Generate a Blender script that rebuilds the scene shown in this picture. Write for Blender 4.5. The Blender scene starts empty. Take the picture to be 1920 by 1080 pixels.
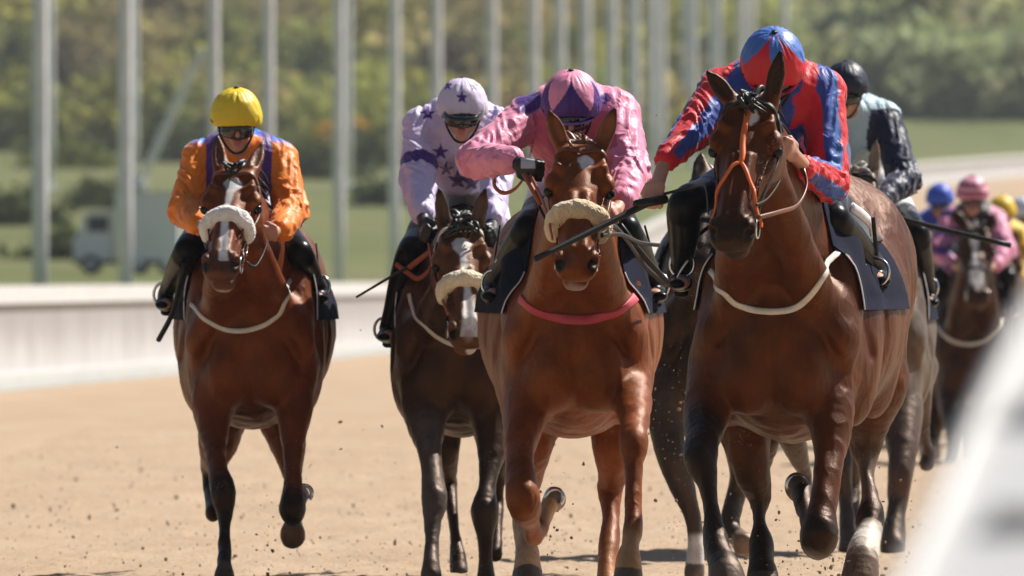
import bpy, bmesh, math, random
import numpy as np
from mathutils import Vector, Matrix
from mathutils.bvhtree import BVHTree
from concurrent.futures import ThreadPoolExecutor
random.seed(7); RNG = np.random.default_rng(11)
SC = bpy.context.scene
COL = SC.collection

# ------------------------------------------------------------------ camera, sky, sun
CAMH = 1.25; HZ = 515.0; FP = 25000.0          # camera height, horizon row, focal length in photo pixels
cam = bpy.data.cameras.new('camera'); camo = bpy.data.objects.new('camera', cam); COL.objects.link(camo)
cam.sensor_width = 36; cam.lens = 36 * FP / 1920
camo.location = (0, 0, CAMH); camo.rotation_euler = (math.radians(90) - math.atan((540 - HZ) / FP), 0, 0)
cam.clip_start = 0.5; cam.clip_end = 6000
cam.dof.use_dof = True; cam.dof.focus_distance = 49.6; cam.dof.aperture_fstop = cam.lens / 56.0
cam.dof.aperture_blades = 9
SC.camera = camo
SUN_EL = math.radians(48); SUN_AZ = math.radians(52)      # azimuth measured from +Y towards +X
wd = bpy.data.worlds.new('World'); SC.world = wd; wd.use_nodes = True
nt = wd.node_tree; bg = nt.nodes['Background']
sky = nt.nodes.new('ShaderNodeTexSky'); sky.sky_type = 'NISHITA'; sky.sun_disc = False
sky.sun_elevation = SUN_EL; sky.sun_rotation = SUN_AZ
nt.links.new(sky.outputs[0], bg.inputs[0]); bg.inputs[1].default_value = 0.042
sl = bpy.data.lights.new('sun', 'SUN'); sl.energy = 5.0; sl.angle = math.radians(0.5); sl.color = (1, .95, .88)
so = bpy.data.objects.new('sun', sl); COL.objects.link(so)
sd = Vector((math.sin(SUN_AZ) * math.cos(SUN_EL), math.cos(SUN_AZ) * math.cos(SUN_EL), math.sin(SUN_EL)))
so.rotation_euler = (-sd).to_track_quat('-Z', 'Y').to_euler(); so.location = (20, 20, 60)
SC.view_settings.view_transform = 'Standard'; SC.view_settings.look = 'None'
SC.view_settings.exposure = 0.62; SC.view_settings.gamma = 1

# ------------------------------------------------------------------ helpers
def W(px, py, D): return np.array([(px - 960) * D / FP, D, CAMH + (HZ - py) * D / FP])
def lin(r, g, b):
    f = lambda c: (c / 255 / 12.92) if c / 255 <= .04045 else ((c / 255 + .055) / 1.055) ** 2.4
    return np.array([f(r), f(g), f(b)])
def nrm(v):
    v = np.asarray(v, float); return v / (np.linalg.norm(v) + 1e-12)
def setp(o, label=None, cat=None, group=None, kind=None):
    if label: o['label'] = label
    if cat: o['category'] = cat
    if group: o['group'] = group
    if kind: o['kind'] = kind
    return o
def empty(name, loc, label, cat, group=None):
    o = bpy.data.objects.new(name, None); COL.objects.link(o); o.location = [float(c) for c in loc]
    o.empty_display_size = .2
    return setp(o, label, cat, group)
def mesh_obj(name, V, F, mat, parent=None, col=None, smooth=True, org=None):
    """V (n,3) world; F list or (m,4) array. vertices stored relative to the parent/root origin"""
    V = np.asarray(V, np.float64)
    base = np.zeros(3)
    if parent is not None:
        p = parent
        while p is not None: base = base + np.array(p.location); p = p.parent
    if org is not None: base = base + np.asarray(org)
    me = bpy.data.meshes.new(name)
    if isinstance(F, np.ndarray) and F.ndim == 2:
        n, k = F.shape
        me.vertices.add(len(V)); me.vertices.foreach_set('co', (V - base).astype(np.float32).ravel())
        me.loops.add(n * k); me.loops.foreach_set('vertex_index', F.astype(np.int32).ravel())
        me.polygons.add(n); me.polygons.foreach_set('loop_start', np.arange(0, n * k, k, dtype=np.int32))
        me.update(calc_edges=True)
    else:
        me.from_pydata((V - base).tolist(), [], [list(map(int, f)) for f in F]); me.update()
    me.validate()
    me.polygons.foreach_set('use_smooth', np.full(len(me.polygons), smooth))
    if col is not None:
        a = me.color_attributes.new('Col', 'FLOAT_COLOR', 'POINT')
        c4 = np.ones((len(V), 4), np.float32); c4[:, :3] = col
        a.data.foreach_set('color', c4.ravel())
    me.materials.append(mat)
    o = bpy.data.objects.new(name, me); COL.objects.link(o)
    if org is not None: o.location = [float(c) for c in org]
    if parent is not None: o.parent = parent
    return o

# ------------------------------------------------------------------ smooth-union volumes -> one mesh
class Vol:
    def __init__(s, vox, smooth=2, zmin=None):
        s.vox = vox; s.ops = []; s.sm = smooth; s.zmin = zmin; s.V = s.F = None
    def seg(s, a, b, ra, rb=None, k=.03, ax=(1, 0, 0), sub=False, cap=1.0):
        a = np.asarray(a, float); b = np.asarray(b, float)
        if rb is None: rb = ra
        ra = (ra, ra) if np.isscalar(ra) else tuple(ra); rb = (rb, rb) if np.isscalar(rb) else tuple(rb)
        s.ops.append((a, b, ra, rb, k, np.asarray(ax, float), sub, cap)); return s
    def ell(s, c, ru, rv, rw, R=None, k=.03, sub=False):
        """ellipsoid with radii along axes u,v,w (rows of R)"""
        R = np.eye(3) if R is None else np.asarray(R, float)
        c = np.asarray(c, float); s.ops.append((c, R, (ru, rv, rw), None, k, None, sub, 0)); return s
    def chain(s, pts, k=.02, ax=(1, 0, 0), n=4, sub=False, cap=1.0):
        """pts: (x,y,z,ru,rv); Catmull-Rom"""
        P = np.array([list(p[:3]) + ([p[3], p[4]] if len(p) > 4 else [p[3], p[3]]) for p in pts], float)
        Q = spline(P, n)
        segs = [(Q[i][:3], Q[i + 1][:3], tuple(Q[i][3:5]), tuple(Q[i + 1][3:5]), k, np.asarray(ax, float), sub, cap) for i in range(len(Q) - 1)]
        s.ops.append(('C', segs, k, sub))
        return s
    def build(s):
        def bb(op):
            if isinstance(op[0], str):
                q = [bb(o) for o in op[1]]; return np.min([x[0] for x in q], 0), np.max([x[1] for x in q], 0)
            a, b, ra, rb, k, ax, sub, cap = op
            if ax is None: r = max(ra); return a - r, a + r
            r1 = max(ra); r2 = max(rb); return np.minimum(a - r1, b - r2), np.maximum(a + r1, b + r2)
        v = s.vox; BB = [bb(op) for op in s.ops]; isub = [(op[3] if isinstance(op[0], str) else op[6]) for op in s.ops]
        lo = np.min([x[0] for x, q in zip(BB, isub) if not q], 0) - 3 * v; hi = np.max([x[1] for x, q in zip(BB, isub) if not q], 0)
        n = np.ceil((hi + 3 * v - lo) / v).astype(int) + 1
        f = np.full(tuple(n), .25, np.float32)
        gx = (lo[0] + np.arange(n[0]) * v).astype(np.float32); gy = (lo[1] + np.arange(n[1]) * v).astype(np.float32); gz = (lo[2] + np.arange(n[2]) * v).astype(np.float32)
        def rng(l, h, pad):
            i0 = np.clip(((l - pad - lo) / v).astype(int), 0, n); i1 = np.clip(((h + pad - lo) / v).astype(int) + 2, 0, n); return i0, i1
        def dist(op, i0, i1):
            a, b, ra, rb, k, ax, sub, cap = op
            X = gx[i0[0]:i1[0], None, None]; Y = gy[None, i0[1]:i1[1], None]; Z = gz[None, None, i0[2]:i1[2]]
            def dot(o, w): return (X - np.float32(o[0])) * np.float32(w[0]) + (Y - np.float32(o[1])) * np.float32(w[1]) + (Z - np.float32(o[2])) * np.float32(w[2])
            if ax is None:
                q = [dot(a, b[i]) for i in range(3)]; k0 = np.sqrt(sum((q[i] / np.float32(ra[i])) ** 2 for i in range(3)))
                k1 = np.sqrt(sum((q[i] / np.float32(ra[i] ** 2)) ** 2 for i in range(3))) + 1e-6; return k0 * (k0 - 1) / k1
            ab = b - a; L = np.linalg.norm(ab) + 1e-9; w = ab / L; u = ax - w * (ax @ w)
            if np.linalg.norm(u) < .05:
                u = np.array([0, 0, 1.]); u = u - w * (u @ w)
                if np.linalg.norm(u) < .05: u = np.array([0, 1., 0]); u = u - w * (u @ w)
            u = u / np.linalg.norm(u); t3 = np.cross(w, u)
            pw = dot(a, w); t = np.clip(pw / np.float32(L), 0, 1); pw = pw - t * np.float32(L)
            ru = np.float32(ra[0]) + t * np.float32(rb[0] - ra[0]); rv = np.float32(ra[1]) + t * np.float32(rb[1] - ra[1]); mn = np.minimum(ru, rv)
            return (np.sqrt((dot(a, u) / ru) ** 2 + (dot(a, t3) / rv) ** 2 + (pw / (mn * np.float32(cap))) ** 2) - 1) * mn
        for op, (l, h) in zip(s.ops, BB):
            ch = isinstance(op[0], str); k = op[2] if ch else op[4]; sub = op[3] if ch else op[6]; pad = k + 2 * v
            i0, i1 = rng(l, h, pad)
            if (i1 <= i0).any(): continue
            if ch:
                d = np.full(tuple(i1 - i0), .25, np.float32)
                for o in op[1]:
                    l2, h2 = bb(o); j0, j1 = rng(l2, h2, pad)
                    if (j1 <= j0).any(): continue
                    ss = tuple(slice(j0[c] - i0[c], j1[c] - i0[c]) for c in range(3)); d[ss] = np.minimum(d[ss], dist(o, j0, j1))
            else: d = dist(op, i0, i1)
            sl_ = (slice(i0[0], i1[0]), slice(i0[1], i1[1]), slice(i0[2], i1[2])); g = f[sl_]; kk = np.float32(max(k, 1e-4))
            if sub: hh = np.maximum(kk - np.abs(g + d), 0) / kk; f[sl_] = np.maximum(g, -d) + hh * hh * kk * .25
            else: hh = np.maximum(kk - np.abs(g - d), 0) / kk; f[sl_] = np.minimum(g, d) - hh * hh * kk * .25
        if s.zmin is not None: f = np.maximum(f, (s.zmin - gz)[None, None, :])
        f[0] = f[-1] = .2; f[:, 0] = f[:, -1] = .2; f[:, :, 0] = f[:, :, -1] = .2
        # surface nets
        S = f < 0
        c8 = [(i, j, k2) for i in (0, 1) for j in (0, 1) for k2 in (0, 1)]
        nx, ny, nz = f.shape
        cnt = np.zeros((nx - 1, ny - 1, nz - 1), np.uint8)
        for (i, j, k2) in c8: cnt += S[i:nx - 1 + i, j:ny - 1 + j, k2:nz - 1 + k2]
        act = np.argwhere((cnt > 0) & (cnt < 8)); idx = np.full(cnt.shape, -1, np.int32)
        idx[act[:, 0], act[:, 1], act[:, 2]] = np.arange(len(act))
        val = np.stack([f[act[:, 0] + i, act[:, 1] + j, act[:, 2] + k2] for (i, j, k2) in c8], 1)
        acc = np.zeros((len(act), 3)); num = np.zeros(len(act))
        for e0 in range(8):
            for bit, axis in ((4, 0), (2, 1), (1, 2)):
                if e0 & bit: continue
                e1 = e0 | bit; v0 = val[:, e0]; v1 = val[:, e1]; m = (v0 < 0) != (v1 < 0)
                t = np.where(m, v0 / np.where(m, v0 - v1, 1), 0)
                p = np.array(c8[e0], float)[None, :].repeat(len(act), 0); p[:, axis] += t
                acc += p * m[:, None]; num += m
        V = lo + (act + acc / num[:, None]) * v
        Fs = []
        for axis in range(3):
            a0 = [slice(None)] * 3; a1 = [slice(None)] * 3; a0[axis] = slice(0, -1); a1[axis] = slice(1, None)
            s0 = S[tuple(a0)]; s1 = S[tuple(a1)]; e = np.argwhere(s0 != s1); up = s0[e[:, 0], e[:, 1], e[:, 2]]
            o1, o2 = [(1, 2), (2, 0), (0, 1)][axis]
            d1 = np.zeros(3, int); d1[o1] = 1; d2 = np.zeros(3, int); d2[o2] = 1
            q = [e - d1 - d2, e - d2, e, e - d1]
            q = np.stack([idx[x[:, 0], x[:, 1], x[:, 2]] for x in q], 1)
            q[~up] = q[~up][:, ::-1]; Fs.append(q)
        F = np.concatenate(Fs); F = F[(F >= 0).all(1)]
        E = np.concatenate([F[:, [0, 1]], F[:, [1, 2]], F[:, [2, 3]], F[:, [3, 0]]])
        deg = np.bincount(E.ravel(), minlength=len(V)).astype(float)
        for _ in range(s.sm):
            nb = np.stack([np.bincount(E[:, 0], V[E[:, 1], c], len(V)) + np.bincount(E[:, 1], V[E[:, 0], c], len(V)) for c in range(3)], 1) / deg[:, None]
            V = V * .45 + nb * .55
        s.V = V; s.F = F
        return s
def spline(P, n):
    P = np.asarray(P, float)
    if len(P) < 3: return [P[0] + (P[-1] - P[0]) * t for t in np.linspace(0, 1, n + 1)]
    Q = []; X = np.vstack([2 * P[0] - P[1], P, 2 * P[-1] - P[-2]])
    for i in range(1, len(X) - 2):
        for t in np.linspace(0, 1, n, endpoint=False):
            Q.append(.5 * ((2 * X[i]) + (-X[i - 1] + X[i + 1]) * t + (2 * X[i - 1] - 5 * X[i] + 4 * X[i + 1] - X[i + 2]) * t * t + (-X[i - 1] + 3 * X[i] - 3 * X[i + 1] + X[i + 2]) * t ** 3))
    Q.append(P[-1]); return Q
def vnormals(V, F):
    n = np.cross(V[F[:, 2]] - V[F[:, 0]], V[F[:, 3]] - V[F[:, 1]]); N = np.stack([sum(np.bincount(F[:, j], n[:, c], len(V)) for j in range(4)) for c in range(3)], 1)
    return N / (np.linalg.norm(N, axis=1)[:, None] + 1e-12)
def sstep(a, b, x):
    t = np.clip((x - a) / (b - a), 0, 1); return t * t * (3 - 2 * t)
def hash3(V, sc, seed=0):
    """cheap smooth value noise on points, -1..1"""
    P = V * sc + seed * 17.3; i = np.floor(P).astype(np.int64); f = P - i; f = f * f * (3 - 2 * f); out = 0
    for c in range(8):
        o = np.array([(c >> 2) & 1, (c >> 1) & 1, c & 1]); j = i + o
        h = (j[:, 0] * 73856093 ^ j[:, 1] * 19349663 ^ j[:, 2] * 83492791) & 0xffff
        h = ((h * 40503 + 12345) & 0xffff) / 32768. - 1
        w = np.prod(np.where(o == 1, f, 1 - f), 1); out = out + w * h
    return out
def segdist(V, a, b):
    a = np.asarray(a); b = np.asarray(b); ab = b - a; t = np.clip((V - a) @ ab / (ab @ ab + 1e-12), 0, 1)
    return np.linalg.norm(V - a - t[:, None] * ab, axis=1), t
def mix(C, c, m): return C * (1 - m[:, None]) + np.asarray(c) * m[:, None]

def tube(pts, r, seg=8, n=4, closed=False, flat=1.0, ax=(0, 0, 1)):
    """swept tube; returns V,F. r scalar or list"""
    P = np.array(pts, float); R = np.full(len(P), r) if np.isscalar(r) else np.asarray(r, float)
    PR = np.column_stack([P, R])
    Q = np.array(spline(PR, n)) if not closed else np.array(spline(np.vstack([PR, PR[:1]]), n))[:-1]
    V = []; F = []; m = len(Q)
    for i in range(m):
        a = Q[(i - 1) % m if closed else max(i - 1, 0)][:3]; b = Q[(i + 1) % m if closed else min(i + 1, m - 1)][:3]
        t = nrm(b - a); u = np.asarray(ax, float); u = u - t * (u @ t)
        if np.linalg.norm(u) < .05: u = np.array([1, 0, 0.]) - t * t[0]
        u = nrm(u); w = np.cross(t, u)
        for s_ in range(seg):
            th = 2 * math.pi * s_ / seg; V.append(Q[i][:3] + (u * math.cos(th) + w * math.sin(th) * flat) * Q[i][3])
    for i in range(m if closed else m - 1):
        for s_ in range(seg):
            j = (i + 1) % m; F.append((i * seg + s_, i * seg + (s_ + 1) % seg, j * seg + (s_ + 1) % seg, j * seg + s_))
    if not closed:
        F.append(tuple(range(seg - 1, -1, -1))); F.append(tuple((m - 1) * seg + s_ for s_ in range(seg)))
    return V, F
class MB:
    """collects shapes into one mesh"""
    def __init__(s): s.V = []; s.F = []
    def add(s, VF):
        o = len(s.V); s.V += [np.asarray(v, float) for v in VF[0]]; s.F += [tuple(i + o for i in f) for f in VF[1]]; return s
    def box(s, c, d, R=None):
        R = np.eye(3) if R is None else R; V = []
        for x in (-1, 1):
            for y in (-1, 1):
                for z in (-1, 1): V.append(np.asarray(c) + R.T @ (np.array([x * d[0], y * d[1], z * d[2]]) / 2))
        return s.add((V, [(0, 1, 3, 2), (4, 6, 7, 5), (0, 4, 5, 1), (2, 3, 7, 6), (0, 2, 6, 4), (1, 5, 7, 3)]))
    def tube(s, *a, **k): return s.add(tube(*a, **k))
    def build(s, name, mat, parent=None, smooth=False, org=None): return mesh_obj(name, np.array(s.V), s.F, mat, parent, smooth=smooth, org=org)

# ------------------------------------------------------------------ materials
def newmat(name):
    m = bpy.data.materials.new(name); m.use_nodes = True; return m, m.node_tree, m.node_tree.nodes['Principled BSDF']
def noise(nt_, scale, detail=4, rough=.55, vec=None, dist=0):
    n = nt_.nodes.new('ShaderNodeTexNoise'); n.inputs['Scale'].default_value = scale; n.inputs['Detail'].default_value = detail
    n.inputs['Roughness'].default_value = rough; n.inputs['Distortion'].default_value = dist
    if vec is not None: nt_.links.new(vec, n.inputs['Vector'])
    return n
def coords(nt_, scale=(1, 1, 1), rot=(0, 0, 0)):
    t = nt_.nodes.new('ShaderNodeTexCoord'); mp = nt_.nodes.new('ShaderNodeMapping'); nt_.links.new(t.outputs['Object'], mp.inputs[0])
    mp.inputs['Scale'].default_value = scale; mp.inputs['Rotation'].default_value = rot; return mp.outputs[0]
def ramp(nt_, fac, stops):
    r = nt_.nodes.new('ShaderNodeValToRGB'); nt_.links.new(fac, r.inputs[0]); e = r.color_ramp.elements
    while len(e) < len(stops): e.new(.5)
    for el, (p, c) in zip(e, stops): el.position = p; el.color = (*c, 1)
    return r
def bump(nt_, b, h, strength, dist=.01, prev=None):
    n = nt_.nodes.new('ShaderNodeBump'); n.inputs['Strength'].default_value = strength; n.inputs['Distance'].default_value = dist
    nt_.links.new(h, n.inputs['Height'])
    if prev is not None: nt_.links.new(prev.outputs[0], n.inputs['Normal'])
    nt_.links.new(n.outputs[0], b.inputs['Normal']); return n
def mulcol(nt_, c1, fac, lo, hi):
    """colour c1 times a remapped noise value"""
    mr = nt_.nodes.new('ShaderNodeMapRange'); nt_.links.new(fac, mr.inputs[0]); mr.inputs[1].default_value = .25; mr.inputs[2].default_value = .75
    mr.inputs[3].default_value = lo; mr.inputs[4].default_value = hi
    v = nt_.nodes.new('ShaderNodeVectorMath'); v.operation = 'SCALE'; nt_.links.new(c1, v.inputs[0]); nt_.links.new(mr.outputs[0], v.inputs['Scale'])
    return v.outputs[0]
def attr_mat(name, rough, spec=.5, kind='coat'):
    m, t, b = newmat(name); a = t.nodes.new('ShaderNodeAttribute'); a.attribute_name = 'Col'
    if kind == 'coat':
        n = noise(t, 9, 6, .6, coords(t)); c = mulcol(t, a.outputs['Color'], n.outputs[0], .62, 1.34)
        h5 = noise(t, 42, 5, .7, coords(t, (1, 1, .4))); c = mulcol(t, c, h5.outputs[0], .82, 1.2)
        sp1 = noise(t, 150, 2, .5, coords(t)); sp2 = noise(t, 5, 3, .5, coords(t)); ad = t.nodes.new('ShaderNodeMath'); ad.operation = 'MULTIPLY'; t.links.new(sp1.outputs[0], ad.inputs[0]); t.links.new(sp2.outputs[0], ad.inputs[1])
        rs_ = ramp(t, ad.outputs[0], [(.395, (0, 0, 0)), (.44, (.55, .55, .55))]); mxc = t.nodes.new('ShaderNodeMix'); mxc.data_type = 'RGBA'; t.links.new(rs_.outputs[0], mxc.inputs[0]); t.links.new(c, mxc.inputs[6]); mxc.inputs[7].default_value = (.34, .25, .17, 1)
        t.links.new(mxc.outputs[2], b.inputs['Base Color'])
        n3 = noise(t, 15, 4, .6, coords(t)); n2 = noise(t, 260, 3, .6, coords(t, (1, 1, .35)))
        p = bump(t, b, n3.outputs[0], .15, .010); n4 = noise(t, 34, 4, .65, coords(t, (1, 1, .5)), dist=.6); p = bump(t, b, n4.outputs[0], .2, .004, p); bump(t, b, n2.outputs[0], .55, .003, p)
        mr = t.nodes.new('ShaderNodeMapRange'); t.links.new(n.outputs[0], mr.inputs[0]); mr.inputs[3].default_value = rough - .1; mr.inputs[4].default_value = rough + .15
        t.links.new(mr.outputs[0], b.inputs['Roughness'])
        b.inputs['Specular IOR Level'].default_value = spec
        b.inputs['Specular Tint'].default_value = (1, .52, .26, 1)
        
    elif kind == 'silk':
        n = noise(t, 9, 3, .5, coords(t, (1.6, 1.6, .8)), dist=1.2)
        w = t.nodes.new('ShaderNodeTexNoise'); w.noise_type = 'RIDGED_MULTIFRACTAL'; w.inputs['Scale'].default_value = 7; w.inputs['Detail'].default_value = 3; w.inputs['Distortion'].default_value = .8
        t.links.new(coords(t, (1, 1, 2.2), (0, .5, .3)), w.inputs['Vector'])
        c = mulcol(t, a.outputs['Color'], n.outputs[0], .92, 1.08); t.links.new(c, b.inputs['Base Color'])
        p = bump(t, b, n.outputs[0], .6, .02); bump(t, b, w.outputs[0], .18, .005, p)
        b.inputs['Roughness'].default_value = rough; b.inputs['Specular IOR Level'].default_value = spec
        b.inputs['Sheen Weight'].default_value = .25; b.inputs['Sheen Roughness'].default_value = .35
    else:
        t.links.new(a.outputs['Color'], b.inputs['Base Color']); b.inputs['Roughness'].default_value = rough; b.inputs['Specular IOR Level'].default_value = spec
        n = noise(t, 22, 4, .6, coords(t), dist=.8); bump(t, b, n.outputs[0], .3, .006)
    return m
def plain(name, col, rough=.5, metal=0, spec=.5, nsc=30, amt=.15, bstr=.15, coat=0):
    m, t, b = newmat(name); n = noise(t, nsc, 4, .6, coords(t)); rgb = t.nodes.new('ShaderNodeRGB'); rgb.outputs[0].default_value = (*[float(x) for x in col], 1)
    t.links.new(mulcol(t, rgb.outputs[0], n.outputs[0], 1 - amt, 1 + amt), b.inputs['Base Color'])
    b.inputs['Roughness'].default_value = rough; b.inputs['Metallic'].default_value = metal; b.inputs['Specular IOR Level'].default_value = spec
    b.inputs['Coat Weight'].default_value = coat
    if bstr: bump(t, b, n.outputs[0], bstr, .004)
    return m
M = {}
M['coat'] = attr_mat('horse_coat', .37, .36, 'coat')
M['silk'] = attr_mat('racing_silk', .50, .30, 'silk')
M['cap'] = attr_mat('silk_cap', .48, .4, 'cap')
M['skin'] = attr_mat('skin', .5, .4, 'skin')
M['boot'] = plain('boot_leather', (.004, .004, .005), .30, spec=.12)
M['navy'] = plain('navy_cloth', (.005, .007, .02), .9, spec=.1, amt=.2)
M['black'] = plain('black_leather', (.010, .009, .009), .5, spec=.3)
M['brown'] = plain('brown_leather', (.16, .05, .02), .4)
M['redrein'] = plain('rust_rubber_rein', (.33, .07, .03), .6)
M['orange'] = plain('orange_strap', (.75, .15, .03), .5)
M['offwhite'] = plain('off_white_web', (.62, .58, .5), .7)
M['pinkweb'] = plain('pink_web', (.55, .07, .11), .6)
M['white'] = plain('white_cloth', (.75, .75, .78), .6)
M['chrome'] = plain('bright_steel', (.7, .7, .7), .25, metal=1)
M['lens'] = plain('goggle_lens', (.01, .01, .012), .08, spec=.8)
M['eye'] = plain('eye', (.006, .004, .003), .2, spec=.3, bstr=0)
M['hair_black'] = plain('mane_black', (.012, .009, .008), .45)
M['hair_brown'] = plain('mane_brown', (.13, .045, .02), .45)
M['hair_grey'] = plain('mane_grey', (.3, .27, .24), .5)
M['greyglove'] = plain('grey_patch', (.5, .52, .58), .6)
def fleece():
    m, t, b = newmat('sheepskin'); v = t.nodes.new('ShaderNodeTexVoronoi'); v.inputs['Scale'].default_value = 110; t.links.new(coords(t), v.inputs[0])
    n = noise(t, 25, 4, .6, coords(t)); a = t.nodes.new('ShaderNodeAttribute'); a.attribute_name = 'Col'
    t.links.new(mulcol(t, a.outputs['Color'], n.outputs[0], .85, 1.1), b.inputs['Base Color'])
    p = bump(t, b, v.outputs[0], .6, .006); bump(t, b, n.outputs[0], .5, .01, p); b.inputs['Roughness'].default_value = .95
    b.inputs['Sheen Weight'].default_value = .4; return m
M['fleece'] = fleece()

# ------------------------------------------------------------------ horses
def strap(name, pts, width, mat, parent, bvh, off=.003, thick=.005, n=6, lift=None):
    Q = np.array(spline(np.array(pts, float), n)); m = len(Q); L = []; N = []
    for i, q in enumerate(Q):
        if bvh is not None:
            loc, no, _, d = bvh.find_nearest(Vector(q)); no = np.array(no); loc = np.array(loc)
            L.append(loc + no * off); N.append(no)
        else: L.append(q); N.append(np.array([0, -1, .2]))
    L = np.array(L); N = np.array(N)
    for _ in range(2):
        L[1:-1] = (L[:-2] + 2 * L[1:-1] + L[2:]) / 4; N[1:-1] = (N[:-2] + 2 * N[1:-1] + N[2:]) / 4
    V = []; F = []
    for i in range(m):
        t = nrm(L[min(i + 1, m - 1)] - L[max(i - 1, 0)]); no = nrm(N[i]); s_ = nrm(np.cross(t, no)); no = np.cross(s_, t)
        h = width / 2
        for (a, b) in ((-h, 0), (-h * .8, thick), (h * .8, thick), (h, 0)): V.append(L[i] + s_ * a + no * b)
    for i in range(m - 1):
        for j in range(4): F.append((i * 4 + j, i * 4 + (j + 1) % 4, i * 4 + 4 + (j + 1) % 4, i * 4 + 4 + j))
    F.append((3, 2, 1, 0)); F.append(tuple(range((m - 1) * 4, m * 4)))
    return mesh_obj(name, np.array(V), F, mat, parent, smooth=True)
def torus(c, R1, r, axis, seg=20):
    axis = nrm(axis); u = nrm(np.cross(axis, [0.3, .1, 1])); w = np.cross(axis, u)
    return tube([np.asarray(c) + R1 * (u * math.cos(a) + w * math.sin(a)) for a in np.linspace(0, 2 * math.pi, seg, endpoint=False)], r, 6, 1, closed=True, ax=axis)
def ray(bvh, px, py, D0=40):
    d = nrm(W(px, py, 50) - np.array([0, 0, CAMH])); o = np.array([0, 0, CAMH]) + d * D0
    h = bvh.ray_cast(Vector(o), Vector(d)); return (np.array(h[0]) if h[0] is not None else None), h[1]

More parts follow.
